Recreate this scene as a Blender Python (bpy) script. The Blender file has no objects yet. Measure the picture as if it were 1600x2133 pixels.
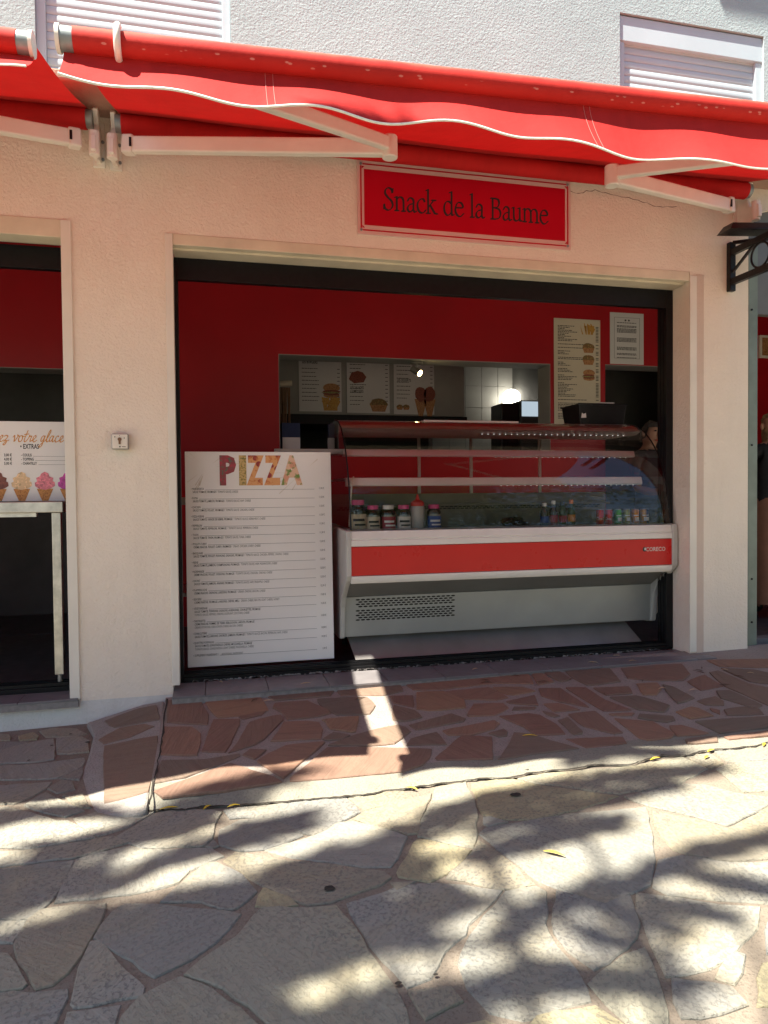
import bpy, math, random
import numpy as np
from mathutils import Vector, Matrix
random.seed(7); rng = np.random.default_rng(7)
SC = bpy.context.scene
COL = SC.collection
# ------------------------------------------------------------------ camera
YAW, PITCH, ROLL, FPX = 0.23687, -0.02353, -0.009644, 1480.0
CAM = np.array([0.0, -4.0, 1.05])
_f = np.array([math.sin(YAW)*math.cos(PITCH), math.cos(YAW)*math.cos(PITCH), math.sin(PITCH)])
_r = np.array([math.cos(YAW), -math.sin(YAW), 0.0]); _u = np.cross(_r, _f)
RR = math.cos(ROLL)*_r + math.sin(ROLL)*_u; UU = -math.sin(ROLL)*_r + math.cos(ROLL)*_u; FF = _f
cd = bpy.data.cameras.new('camera'); cam = bpy.data.objects.new('camera', cd); COL.objects.link(cam)
cd.sensor_fit = 'HORIZONTAL'; cd.sensor_width = 36.0; cd.lens = 36.0*FPX/1600.0
cd.clip_start = 0.02; cd.clip_end = 500
cam.matrix_world = Matrix(((RR[0], UU[0], -FF[0], CAM[0]), (RR[1], UU[1], -FF[1], CAM[1]), (RR[2], UU[2], -FF[2], CAM[2]), (0, 0, 0, 1)))
SC.camera = cam
# ------------------------------------------------------------------ sky, sun, exposure
SUN = np.array([0.48, 0.215, -1.0])                      # the way the sunlight travels
el = math.atan2(1.0, math.hypot(SUN[0], SUN[1])); az = math.atan2(-SUN[0], -SUN[1])
wd = bpy.data.worlds.new('World'); SC.world = wd; wd.use_nodes = True
nt = wd.node_tree; bg = nt.nodes['Background']
sk = nt.nodes.new('ShaderNodeTexSky'); sk.sky_type = 'NISHITA'; sk.sun_disc = False
sk.sun_elevation = el; sk.sun_rotation = az
nt.links.new(sk.outputs[0], bg.inputs[0]); bg.inputs[1].default_value = 0.06
sd = bpy.data.lights.new('sun', 'SUN'); so = bpy.data.objects.new('sun', sd); COL.objects.link(so)
sd.energy = 5.0; sd.angle = math.radians(0.53); sd.color = (1.0, 0.935, 0.80)
so.rotation_euler = Vector(SUN).to_track_quat('-Z', 'Y').to_euler(); so.location = (-6, -4, 14)
SC.view_settings.view_transform = 'Standard'; SC.view_settings.look = 'None'
SC.view_settings.exposure = 1.95; SC.view_settings.gamma = 1.0; SC.view_settings.use_curve_mapping = False
SC.cycles.use_denoising = True; SC.cycles.max_bounces = 10; SC.cycles.diffuse_bounces = 5
SC.cycles.transparent_max_bounces = 16; SC.cycles.caustics_reflective = False; SC.cycles.caustics_refractive = False
SC.cycles.sample_clamp_indirect = 6.0

def ray(x, y): return FF + RR*(x-800.0)/FPX - UU*(y-1066.5)/FPX
def onY(x, y, Y):
    d = ray(x, y); return CAM + d*((Y-CAM[1])/d[1])
def onX(x, y, X):
    d = ray(x, y); return CAM + d*((X-CAM[0])/d[0])
def onP(x, y, a, b, c):                                  # plane z = a + b Y + c X
    d = ray(x, y); return CAM + d*((a+b*CAM[1]+c*CAM[0]-CAM[2])/(d[2]-b*d[1]-c*d[0]))
def toPix(P):
    d = np.asarray(P)-CAM; z = d@FF
    return 800+FPX*(d@RR)/z, 1066.5-FPX*(d@UU)/z, z
STREET = (-0.13, 0.035, 0.02)
def streetz(X, Y): return -0.13+0.035*min(max(Y, -16), 0.0)+0.02*min(max(X, -6), 4.0)
TERR = (-0.03, 0.09, 0.012)
RAMP = (0.012, 0.09, 0.2)

# ------------------------------------------------------------------ materials
def nodes(name):
    m = bpy.data.materials.new(name); m.use_nodes = True
    n = m.node_tree; n.nodes.clear(); out = n.nodes.new('ShaderNodeOutputMaterial')
    return m, n, out
def ramp(n, fac, stops):
    r = n.nodes.new('ShaderNodeValToRGB'); e = r.color_ramp.elements
    while len(e) < len(stops): e.new(0.5)
    for k, (p, c) in enumerate(stops):
        e[k].position = p; e[k].color = (*c, 1) if len(c) == 3 else c
    n.links.new(fac, r.inputs[0]); return r.outputs[0]
def noise(n, vec, scale, detail=4, rough=0.55, dist=0.0):
    t = n.nodes.new('ShaderNodeTexNoise'); t.inputs['Scale'].default_value = scale
    t.inputs['Detail'].default_value = detail; t.inputs['Roughness'].default_value = rough; t.inputs['Distortion'].default_value = dist
    if vec is not None: n.links.new(vec, t.inputs['Vector'])
    return t.outputs[0]
def mixc(n, a, b, fac, mode='MIX'):
    x = n.nodes.new('ShaderNodeMix'); x.data_type = 'RGBA'; x.blend_type = mode
    for s, v in ((6, a), (7, b)):
        if isinstance(v, tuple): x.inputs[s].default_value = (*v, 1)
        else: n.links.new(v, x.inputs[s])
    if isinstance(fac, (int, float)): x.inputs[0].default_value = fac
    else: n.links.new(fac, x.inputs[0])
    return x.outputs[2]
def mathn(n, op, a, b=None):
    x = n.nodes.new('ShaderNodeMath'); x.operation = op
    for s, v in ((0, a), (1, b)):
        if v is None: continue
        if isinstance(v, (int, float)): x.inputs[s].default_value = v
        else: n.links.new(v, x.inputs[s])
    return x.outputs[0]
def coord(n, kind='Object', scale=None):
    t = n.nodes.new('ShaderNodeTexCoord'); o = t.outputs[kind]
    if scale:
        mp = n.nodes.new('ShaderNodeMapping'); mp.inputs['Scale'].default_value = scale
        n.links.new(o, mp.inputs[0]); o = mp.outputs[0]
    return o
def bump(n, h, strength, dist=0.01):
    b = n.nodes.new('ShaderNodeBump'); b.inputs['Strength'].default_value = strength; b.inputs['Distance'].default_value = dist
    n.links.new(h, b.inputs['Height']); return b.outputs[0]
def princ(n, out, col, rough=0.6, metal=0.0, spec=0.5, normal=None):
    p = n.nodes.new('ShaderNodeBsdfPrincipled')
    for k, v in (('Base Color', col), ('Roughness', rough), ('Metallic', metal)):
        if isinstance(v, tuple): p.inputs[k].default_value = (*v, 1)
        elif isinstance(v, (int, float)): p.inputs[k].default_value = v
        else: n.links.new(v, p.inputs[k])
    p.inputs['Specular IOR Level'].default_value = spec
    if normal is not None: n.links.new(normal, p.inputs['Normal'])
    if out is not None: n.links.new(p.outputs[0], out.inputs[0])
    return p
def plain(name, c, rough=0.55, metal=0.0, var=0.12, vscale=9.0, spec=0.4, bmp=0.0, bscale=80):
    m, n, out = nodes(name); co = coord(n)
    f = noise(n, co, vscale, 5)
    c2 = tuple(x*(1-var) for x in c); c3 = tuple(min(1, x*(1+var)) for x in c)
    col = ramp(n, f, [(0.3, c2), (0.7, c3)])
    rr = mathn(n, 'ADD', mathn(n, 'MULTIPLY', noise(n, co, vscale*3, 3), 0.2), rough-0.1)
    nm = bump(n, noise(n, co, bscale, 3), bmp, 0.004) if bmp else None
    princ(n, out, col, rr, metal, spec, nm); return m
def emit(name, c, s):
    m, n, out = nodes(name); e = n.nodes.new('ShaderNodeEmission')
    e.inputs[0].default_value = (*c, 1); e.inputs[1].default_value = s; n.links.new(e.outputs[0], out.inputs[0]); return m
def glassm(name, tint=(0.97, 0.985, 0.98), ior=1.5):
    m, n, out = nodes(name)
    t = n.nodes.new('ShaderNodeBsdfTransparent'); t.inputs[0].default_value = (*tint, 1)
    g = n.nodes.new('ShaderNodeBsdfGlossy'); g.inputs['Roughness'].default_value = 0.015
    fr = n.nodes.new('ShaderNodeFresnel'); fr.inputs[0].default_value = ior
    dirt = ramp(n, noise(n, coord(n), 5, 6, 0.7), [(0.45, (0, 0, 0)), (0.85, (0.05, 0.05, 0.05))])
    f2 = mathn(n, 'ADD', mathn(n, 'MULTIPLY', fr.outputs[0], 1.5), mathn(n, 'MULTIPLY', dirt, 0.4))
    x = n.nodes.new('ShaderNodeMixShader'); n.links.new(f2, x.inputs[0])
    n.links.new(t.outputs[0], x.inputs[1]); n.links.new(g.outputs[0], x.inputs[2]); n.links.new(x.outputs[0], out.inputs[0]); return m
def plaster(name, c1, c2, scale, strength, stain=0.0):
    m, n, out = nodes(name); co = coord(n)
    lo = noise(n, co, 1.6, 6, 0.65)
    col = ramp(n, lo, [(0.3, c1), (0.7, c2)])
    if stain:
        st = ramp(n, noise(n, coord(n, 'Object', (3.2, 3.2, 0.5)), 2.2, 6, 0.7), [(0.5, (0, 0, 0)), (0.78, (1, 1, 1))])
        col = mixc(n, col, tuple(x*0.72 for x in c1), mathn(n, 'MULTIPLY', st, stain))
    v = n.nodes.new('ShaderNodeTexVoronoi'); v.feature = 'SMOOTH_F1'; v.inputs['Scale'].default_value = scale
    n.links.new(co, v.inputs['Vector'])
    h = mathn(n, 'ADD', mathn(n, 'MULTIPLY', noise(n, co, scale*0.8, 6, 0.62, 0.8), 1.3), mathn(n, 'MULTIPLY', v.outputs[0], 0.5))
    h = mathn(n, 'ADD', h, mathn(n, 'MULTIPLY', noise(n, co, 9, 3), 0.8))
    princ(n, out, col, 0.9, 0, 0.15, bump(n, h, strength, 0.008)); return m

M = {}
M['facade'] = plaster('pink_plaster', (0.82, 0.72, 0.605), (0.89, 0.79, 0.675), 78, 0.6, 0.16)
M['pillar'] = plaster('pale_plaster', (0.70, 0.66, 0.55), (0.78, 0.74, 0.63), 80, 0.4, 0.15)
M['base'] = plaster('white_plaster_base', (0.62, 0.60, 0.57), (0.74, 0.71, 0.67), 75, 0.6, 0.35)
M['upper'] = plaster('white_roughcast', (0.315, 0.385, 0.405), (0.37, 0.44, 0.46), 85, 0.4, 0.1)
M['trim'] = plain('cream_trim', (0.70, 0.62, 0.48), 0.5, 0, 0.1, 6)
M['rail'] = plain('white_lacquer', (0.76, 0.71, 0.62), 0.4, 0, 0.05, 4)
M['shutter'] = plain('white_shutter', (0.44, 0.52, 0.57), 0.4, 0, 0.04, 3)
M['black'] = plain('black_aluminium', (0.006, 0.006, 0.007), 0.45, 0.0, 0.3, 30, spec=.25)
M['blackiron'] = plain('black_iron', (0.012, 0.011, 0.012), 0.38, 0.3, 0.4, 30, bmp=0.2)
M['redwall'] = plain('red_paint', (0.42, 0.005, 0.012), 0.45, 0, 0.12, 1.5, bmp=0.06, bscale=60)
M['greywall'] = plain('grey_paint', (0.34, 0.34, 0.32), 0.7, 0, 0.12, 3)
M['darkroom'] = plain('dark_paint', (0.085, 0.085, 0.08), 0.7, 0, 0.2, 3)
M['ceil'] = plain('ceiling_paint', (0.55, 0.53, 0.5), 0.8, 0, 0.05, 3)
M['kfloor'] = plain('dark_floor', (0.045, 0.042, 0.045), 0.4, 0, 0.25, 5)
M['white'] = plain('white_print', (0.82, 0.80, 0.77), 0.45, 0, 0.03, 2)
M['paper'] = plain('paper', (0.72, 0.72, 0.72), 0.8, 0, 0.03, 3)
M['cream'] = plain('cream_print', (0.70, 0.63, 0.49), 0.5, 0, 0.04, 3)
M['ink'] = plain('ink', (0.02, 0.02, 0.022), 0.6, 0, 0.0)
M['inkgrey'] = plain('grey_ink', (0.16, 0.16, 0.16), 0.6, 0, 0.0)
M['signred'] = plain('sign_red', (0.50, 0.004, 0.018), 0.32, 0, 0.05, 2)
M['signpink'] = plain('sign_edge', (0.70, 0.46, 0.42), 0.4, 0, 0.06, 3)
M['steel'] = plain('brushed_steel', (0.52, 0.50, 0.45), 0.36, 0.85, 0.25, 14, bmp=0.05)
M['galv'] = plain('galvanised', (0.30, 0.29, 0.285), 0.34, 0.6, 0.15, 3)
M['greenpost'] = plain('grey_green_steel', (0.20, 0.235, 0.20), 0.5, 0.3, 0.2, 5)
M['greysteel'] = plain('grey_panel', (0.17, 0.17, 0.165), 0.5, 0.3, 0.15, 5)
M['caseend'] = plain('case_plastic', (0.46, 0.45, 0.42), 0.45, 0, 0.06, 5)
M['casewhite'] = plain('case_white', (0.72, 0.68, 0.63), 0.38, 0, 0.04, 5)
M['casered'] = plain('case_red', (0.56, 0.010, 0.008), 0.3, 0, 0.06, 3)
M['casegrey'] = plain('case_grey', (0.33, 0.34, 0.335), 0.42, 0.35, 0.07, 3)
M['caseunder'] = plain('case_under', (0.22, 0.22, 0.21), 0.45, 0.3, 0.07, 3)
M['shelf'] = plain('shelf_white', (0.82, 0.77, 0.71), 0.4, 0.0, 0.05, 5)
M['arm'] = plain('white_arm', (0.80, 0.74, 0.66), 0.4, 0, 0.06, 6)
M['greycap'] = plain('grey_cap', (0.28, 0.31, 0.31), 0.45, 0.4, 0.15, 20)
M['glass'] = glassm('display_glass')
M['clear'] = glassm('clear_plastic', (0.86, 0.9, 0.9))
M['bin'] = plain('black_tub', (0.010, 0.010, 0.011), 0.35, 0, 0.2, 10)
M['wood'] = plain('brown_wood', (0.17, 0.09, 0.045), 0.6, 0, 0.3, 10)
M['trimwhite'] = plain('white_piping', (0.82, 0.78, 0.70), 0.7, 0, 0.1, 40)
M['brownhole'] = plain('raw_timber', (0.22, 0.12, 0.06), 0.85, 0, 0.4, 25, bmp=0.4)
M['led'] = emit('led', (1.0, 0.98, 0.92), 0.28)
M['globe'] = emit('lit_globe', (1.0, 0.93, 0.78), 3.2)
M['bulb'] = emit('lit_bulb', (1.0, 0.72, 0.30), 14.0)
M['screen'] = emit('lit_screen', (0.55, 0.66, 0.75), 0.22)
M['bark'] = plain('bark', (0.13, 0.10, 0.075), 0.9, 0, 0.4, 12, bmp=0.6)

def fabric(name, c, trans, tc=(0.60, 0.002, 0.003)):
    m, n, out = nodes(name); co = coord(n)
    f = noise(n, co, 3.0, 6, 0.6)
    col = ramp(n, f, [(0.3, tuple(x*0.82 for x in c)), (0.7, tuple(min(1, x*1.08) for x in c))])
    st = ramp(n, noise(n, coord(n, 'Object', (9.0, 1.2, 1.0)), 1.0, 6, 0.7), [(0.50, (0, 0, 0)), (0.80, (1, 1, 1))])
    col = mixc(n, col, tuple(x*0.55 for x in c), mathn(n, 'MULTIPLY', st, 0.5))
    w = n.nodes.new('ShaderNodeTexNoise'); w.inputs['Scale'].default_value = 420; n.links.new(co, w.inputs['Vector'])
    nm = bump(n, mathn(n, 'ADD', w.outputs[0], mathn(n, 'MULTIPLY', noise(n, co, 14, 4), 4)), 0.25, 0.003)
    p = princ(n, None, col, 0.8, 0, 0.2, nm)
    t = n.nodes.new('ShaderNodeBsdfTranslucent'); t.inputs[0].default_value = (*tc, 1)
    x = n.nodes.new('ShaderNodeMixShader'); x.inputs[0].default_value = trans
    n.links.new(p.outputs[0], x.inputs[1]); n.links.new(t.outputs[0], x.inputs[2]); n.links.new(x.outputs[0], out.inputs[0]); return m
M['fabric'] = fabric('red_awning_cloth', (0.50, 0.024, 0.022), 0.085)
M['fabricroll'] = fabric('red_rolled_cloth', (0.50, 0.015, 0.015), 0.0)
def stain_roll():
    m, n, out = nodes('red_bar_cloth'); co = coord(n)
    f = noise(n, co, 5.0, 6, 0.65)
    col = ramp(n, f, [(0.3, (0.40, 0.016, 0.013)), (0.75, (0.52, 0.03, 0.022))])
    v = n.nodes.new('ShaderNodeTexVoronoi'); v.inputs['Scale'].default_value = 26
    n.links.new(coord(n, 'Object', (1, 2.2, 2.2)), v.inputs['Vector'])
    sp = ramp(n, v.outputs[0], [(0.16, (1, 1, 1)), (0.24, (0, 0, 0))])
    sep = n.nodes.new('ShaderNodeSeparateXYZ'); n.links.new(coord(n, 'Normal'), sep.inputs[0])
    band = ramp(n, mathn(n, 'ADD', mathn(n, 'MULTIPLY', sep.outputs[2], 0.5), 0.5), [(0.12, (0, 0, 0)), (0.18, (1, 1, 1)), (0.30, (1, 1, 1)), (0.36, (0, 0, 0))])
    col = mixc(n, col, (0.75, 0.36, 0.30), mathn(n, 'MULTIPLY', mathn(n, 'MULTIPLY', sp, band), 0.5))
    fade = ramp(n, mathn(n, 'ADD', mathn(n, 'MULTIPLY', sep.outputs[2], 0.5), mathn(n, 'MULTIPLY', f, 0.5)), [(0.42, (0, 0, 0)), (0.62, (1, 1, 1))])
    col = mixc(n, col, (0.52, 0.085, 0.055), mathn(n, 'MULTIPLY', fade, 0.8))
    princ(n, out, col, 0.75, 0, 0.25, bump(n, noise(n, co, 40, 4), 0.2, 0.004)); return m
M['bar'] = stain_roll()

def stone(name, base, grain, speck):
    """base: list of colours picked per stone; grain: streaked bedding; speck: grey dots"""
    m, n, out = nodes(name); oi = n.nodes.new('ShaderNodeObjectInfo')
    cr = n.nodes.new('ShaderNodeValToRGB'); cr.color_ramp.interpolation = 'CONSTANT'
    e = cr.color_ramp.elements
    while len(e) < len(base): e.new(0.5)
    for k, c in enumerate(base): e[k].position = k/len(base); e[k].color = (*c, 1)
    n.links.new(oi.outputs['Random'], cr.inputs[0])
    co = coord(n)
    add = n.nodes.new('ShaderNodeVectorMath'); add.operation = 'ADD'; n.links.new(co, add.inputs[0])
    sc = n.nodes.new('ShaderNodeVectorMath'); sc.operation = 'SCALE'; n.links.new(co, sc.inputs[0])
    rot = n.nodes.new('ShaderNodeVectorRotate'); rot.rotation_type = 'Z_AXIS'
    n.links.new(co, rot.inputs['Vector']); n.links.new(mathn(n, 'MULTIPLY', oi.outputs['Random'], 41.0), rot.inputs['Angle'])
    comb = n.nodes.new('ShaderNodeCombineXYZ'); n.links.new(mathn(n, 'MULTIPLY', oi.outputs['Random'], 57.0), comb.inputs[2])
    n.links.new(rot.outputs[0], add.inputs[0]); n.links.new(comb.outputs[0], add.inputs[1])
    v = add.outputs[0]
    big = noise(n, v, 3.2, 5, 0.6, 0.4)
    col = mixc(n, cr.outputs[0], (0.36, 0.29, 0.155) if speck else (0.26, 0.165, 0.12), mathn(n, 'MULTIPLY', ramp(n, big, [(0.45, (0, 0, 0)), (0.75, (1, 1, 1))]), 0.45))
    mp = n.nodes.new('ShaderNodeMapping'); mp.inputs['Scale'].default_value = (2.0, 22.0, 2.0); n.links.new(v, mp.inputs[0])
    st = noise(n, mp.outputs[0], 1.6, 6, 0.65, 1.2)
    col = mixc(n, col, tuple(x*0.45 for x in base[0]), mathn(n, 'MULTIPLY', ramp(n, st, [(0.48, (0, 0, 0)), (0.74, (1, 1, 1))]), grain))
    h = mathn(n, 'ADD', mathn(n, 'MULTIPLY', noise(n, v, 6, 6, 0.6), 1.5), mathn(n, 'MULTIPLY', st, 0.7))
    if speck:
        d = noise(n, v, 82, 3, 0.65); dm = ramp(n, d, [(0.51, (0, 0, 0)), (0.60, (1, 1, 1))])
        zone = ramp(n, noise(n, v, 1.7, 3), [(0.36, (0.12, 0.12, 0.12)), (0.62, (1, 1, 1))])
        col = mixc(n, col, (0.095, 0.094, 0.092), mathn(n, 'MULTIPLY', mathn(n, 'MULTIPLY', dm, zone), speck))
        h = mathn(n, 'SUBTRACT', h, mathn(n, 'MULTIPLY', dm, 0.25))
    princ(n, out, col, 0.75, 0, 0.25, bump(n, h, 0.6, 0.014)); return m
M['street'] = stone('cream_flagstone', [(0.235, 0.232, 0.205), (0.275, 0.262, 0.205), (0.255, 0.252, 0.225), (0.30, 0.268, 0.175), (0.215, 0.212, 0.195), (0.265, 0.258, 0.225), (0.25, 0.228, 0.178), (0.285, 0.276, 0.235)], 0.28, 0.52)
M['red_stone'] = stone('red_flagstone', [(0.20, 0.125, 0.092), (0.245, 0.145, 0.10), (0.17, 0.122, 0.092), (0.185, 0.132, 0.098), (0.27, 0.165, 0.105), (0.16, 0.125, 0.097), (0.205, 0.12, 0.088)], 0.4, 0)
def mortar(name, c1, c2, scale=120):
    m, n, out = nodes(name); co = coord(n)
    col = ramp(n, noise(n, co, 2.5, 6, 0.65), [(0.3, c1), (0.7, c2)])
    g = noise(n, co, scale, 3, 0.7)
    col = mixc(n, col, tuple(x*0.45 for x in c1), mathn(n, 'MULTIPLY', ramp(n, g, [(0.52, (0, 0, 0)), (0.68, (1, 1, 1))]), 0.55))
    princ(n, out, col, 0.9, 0, 0.2, bump(n, mathn(n, 'ADD', g, mathn(n, 'MULTIPLY', noise(n, co, 18, 5), 2)), 0.6, 0.008)); return m
M['mortar'] = mortar('pink_mortar', (0.185, 0.157, 0.125), (0.24, 0.20, 0.16))
M['cement'] = mortar('pale_cement', (0.205, 0.195, 0.16), (0.26, 0.245, 0.20))
M['cementgrey'] = mortar('grey_cement', (0.25, 0.235, 0.215), (0.31, 0.29, 0.265))
M['tmortar'] = mortar('brown_mortar', (0.26, 0.225, 0.20), (0.33, 0.285, 0.25))
M['crack'] = plain('crack_dirt', (0.035, 0.03, 0.024), 0.95, 0, 0.4, 40)
M['tile'] = plain('slate_tile', (0.165, 0.155, 0.16), 0.42, 0, 0.14, 7, bmp=0.08, bscale=40)
M['joint'] = plain('tile_joint', (0.24, 0.22, 0.21), 0.85, 0, 0.2, 40)
M['leafy'] = plain('yellow_leaf', (0.62, 0.44, 0.04), 0.6, 0, 0.25, 30)
M['leafb'] = plain('brown_leaf', (0.11, 0.06, 0.035), 0.7, 0, 0.3, 30)
M['leafp'] = plain('pale_leaf', (0.50, 0.36, 0.22), 0.7, 0, 0.3, 30)
def leafmat(name, c1, c2):
    m, n, out = nodes(name)
    col = ramp(n, noise(n, coord(n), 1.2, 3), [(0.35, c1), (0.65, c2)])
    p = princ(n, None, col, 0.5, 0, 0.4); t = n.nodes.new('ShaderNodeBsdfTranslucent')
    n.links.new(mixc(n, col, (0.30, 0.36, 0.04), 0.4), t.inputs[0])
    x = n.nodes.new('ShaderNodeMixShader'); x.inputs[0].default_value = 0.28
    n.links.new(p.outputs[0], x.inputs[1]); n.links.new(t.outputs[0], x.inputs[2]); n.links.new(x.outputs[0], out.inputs[0]); return m
M['foliage'] = leafmat('foliage', (0.045, 0.075, 0.022), (0.085, 0.12, 0.035))
M['foliage2'] = leafmat('foliage_light', (0.07, 0.10, 0.03), (0.12, 0.15, 0.045))

# ------------------------------------------------------------------ mesh helpers
class MB:
    def __init__(s): s.v = []; s.f = []; s.mi = []; s.cur = 0
    def add(s, vs, fs):
        o = len(s.v); s.v += [tuple(map(float, v)) for v in vs]
        s.f += [tuple(i+o for i in f) for f in fs]; s.mi += [s.cur]*len(fs); return s
    def box(s, x0, x1, y0, y1, z0, z1):
        return s.add([(x, y, z) for z in (z0, z1) for y in (y0, y1) for x in (x0, x1)],
                     [(0, 2, 3, 1), (4, 5, 7, 6), (0, 1, 5, 4), (2, 6, 7, 3), (0, 4, 6, 2), (1, 3, 7, 5)])
    def bar(s, a, b, w, h, up=(0, 0, 1)):
        a, b, up = np.array(a, float), np.array(b, float), np.array(up, float)
        d = b-a; d /= np.linalg.norm(d); r = np.cross(d, up); r /= np.linalg.norm(r); u = np.cross(r, d)
        vs = [p+r*i*w/2+u*j*h/2 for p in (a, b) for j in (-1, 1) for i in (-1, 1)]
        return s.add(vs, [(0, 1, 3, 2), (4, 6, 7, 5), (0, 4, 5, 1), (2, 3, 7, 6), (0, 2, 6, 4), (1, 5, 7, 3)])
    def tube(s, pts, rad, n=12, cap=True):
        pts = [np.array(p, float) for p in pts]; rad = [rad]*len(pts) if np.isscalar(rad) else rad
        rings = []; ref = None
        for i, p in enumerate(pts):
            d = pts[min(i+1, len(pts)-1)]-pts[max(i-1, 0)]; d /= np.linalg.norm(d)
            if ref is None: ref = np.array([0, 0, 1.0]) if abs(d[2]) < .9 else np.array([1.0, 0, 0])
            r = np.cross(d, ref); r /= np.linalg.norm(r); u = np.cross(r, d); ref = u
            rings.append([p+rad[i]*(math.cos(2*math.pi*k/n)*r+math.sin(2*math.pi*k/n)*u) for k in range(n)])
        vs = [v for r in rings for v in r]; m = len(pts)
        fs = [(i*n+k, i*n+(k+1) % n, (i+1)*n+(k+1) % n, (i+1)*n+k) for i in range(m-1) for k in range(n)]
        if cap: fs += [tuple(range(n))[::-1], tuple((m-1)*n+k for k in range(n))]
        return s.add(vs, fs)
    def lathe(s, prof, c, n=20):
        vs = []; c = np.array(c, float)
        for r, z in prof: vs += [c+np.array([r*math.cos(2*math.pi*k/n), r*math.sin(2*math.pi*k/n), z]) for k in range(n)]
        m = len(prof)
        fs = [(i*n+k, i*n+(k+1) % n, (i+1)*n+(k+1) % n, (i+1)*n+k) for i in range(m-1) for k in range(n)]
        fs += [tuple(range(n))[::-1], tuple((m-1)*n+k for k in range(n))]
        return s.add(vs, fs)
    def prismX(s, poly, x0, x1):                        # poly in (y, z)
        n = len(poly); vs = [(x0, y, z) for y, z in poly]+[(x1, y, z) for y, z in poly]
        fs = [(i, (i+1) % n, n+(i+1) % n, n+i) for i in range(n)]+[tuple(range(n))[::-1], tuple(range(n, 2*n))]
        return s.add(vs, fs)
    def prismY(s, poly, y0, y1):                        # poly in (x, z)
        n = len(poly); vs = [(x, y0, z) for x, z in poly]+[(x, y1, z) for x, z in poly]
        fs = [(i, (i+1) % n, n+(i+1) % n, n+i) for i in range(n)]+[tuple(range(n))[::-1], tuple(range(n, 2*n))]
        return s.add(vs, fs)
    def sheetX(s, prof, x0, x1, nx=1):
        n = len(prof); xs = [x0+(x1-x0)*i/nx for i in range(nx+1)]
        return s.add([(x, y, z) for x in xs for y, z in prof], [(i*n+k, i*n+k+1, (i+1)*n+k+1, (i+1)*n+k) for i in range(nx) for k in range(n-1)])
    def blob(s, pts, y, c=(0, 0)):                       # flat polygon facing -Y, pts (x,z)
        return s.add([(c[0]+x, y, c[1]+z) for x, z in pts], [tuple(range(len(pts)))])
    def build(s, name, mat, parent=None, smooth=False, bevel=0.0):
        me = bpy.data.meshes.new(name); me.from_pydata(s.v, [], s.f)
        mats = mat if isinstance(mat, (list, tuple)) else [mat]
        for m in mats: me.materials.append(M[m] if isinstance(m, str) else m)
        if len(mats) > 1: me.polygons.foreach_set('material_index', s.mi)
        import bmesh
        b = bmesh.new(); b.from_mesh(me); bmesh.ops.recalc_face_normals(b, faces=b.faces); b.to_mesh(me); b.free()
        if smooth: me.polygons.foreach_set('use_smooth', [True]*len(me.polygons))
        o = bpy.data.objects.new(name, me); COL.objects.link(o); o.parent = parent
        if smooth is True or smooth == 'auto':
            try: me.set_sharp_from_angle(angle=math.radians(38))
            except Exception: pass
        if bevel:
            bm = o.modifiers.new('bevel', 'BEVEL'); bm.width = bevel; bm.segments = 2; bm.limit_method = 'ANGLE'; bm.angle_limit = math.radians(40)
        return o
def tag(o, label=None, cat=None, group=None, kind=None):
    if label: o['label'] = label
    if cat: o['category'] = cat
    if group: o['group'] = group
    if kind: o['kind'] = kind
    return o
def thing(name, label, cat, group=None, loc=None):
    o = bpy.data.objects.new(name, None); COL.objects.link(o); o.empty_display_size = 0.1
    return tag(o, label, cat, group)
def ell(rx, rz, n=18, j=0.0):
    return [(rx*math.cos(2*math.pi*k/n)*(1+j*random.uniform(-1, 1)), rz*math.sin(2*math.pi*k/n)*(1+j*random.uniform(-1, 1))) for k in range(n)]
# text drawn with the built-in font, gathered in one mesh
_txt = {}
def text_mesh(s, bold=0.0):
    k = (s, bold)
    if k in _txt: return _txt[k]
    cu = bpy.data.curves.new('t', 'FONT'); cu.body = s; cu.resolution_u = 2; cu.offset = bold; cu.size = 1.0
    o = bpy.data.objects.new('t', cu); COL.objects.link(o)
    dg = bpy.context.evaluated_depsgraph_get(); dg.update(); me = bpy.data.meshes.new_from_object(o.evaluated_get(dg))
    vs = np.array([v.co[:2] for v in me.vertices]) if len(me.vertices) else np.zeros((0, 2)); fs = [tuple(p.vertices) for p in me.polygons]
    bpy.data.objects.remove(o); bpy.data.curves.remove(cu); bpy.data.meshes.remove(me)
    _txt[k] = (vs, fs); return _txt[k]
def put_text(mb, s, x, z, h, xs=1.0, y=0.0, bold=0.0, align='l', skew=0.0, fit=None):
    vs, fs = text_mesh(s, bold)
    if not len(vs): return 0
    k = h/0.70; w = vs[:, 0].max()*k*xs
    if fit: xs *= fit/w; w = fit
    ox = x-(w if align == 'r' else w/2 if align == 'c' else 0)
    mb.add([(ox+(vx+skew*vz)*k*xs, y, z+vz*k) for vx, vz in vs], fs); return w
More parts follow.
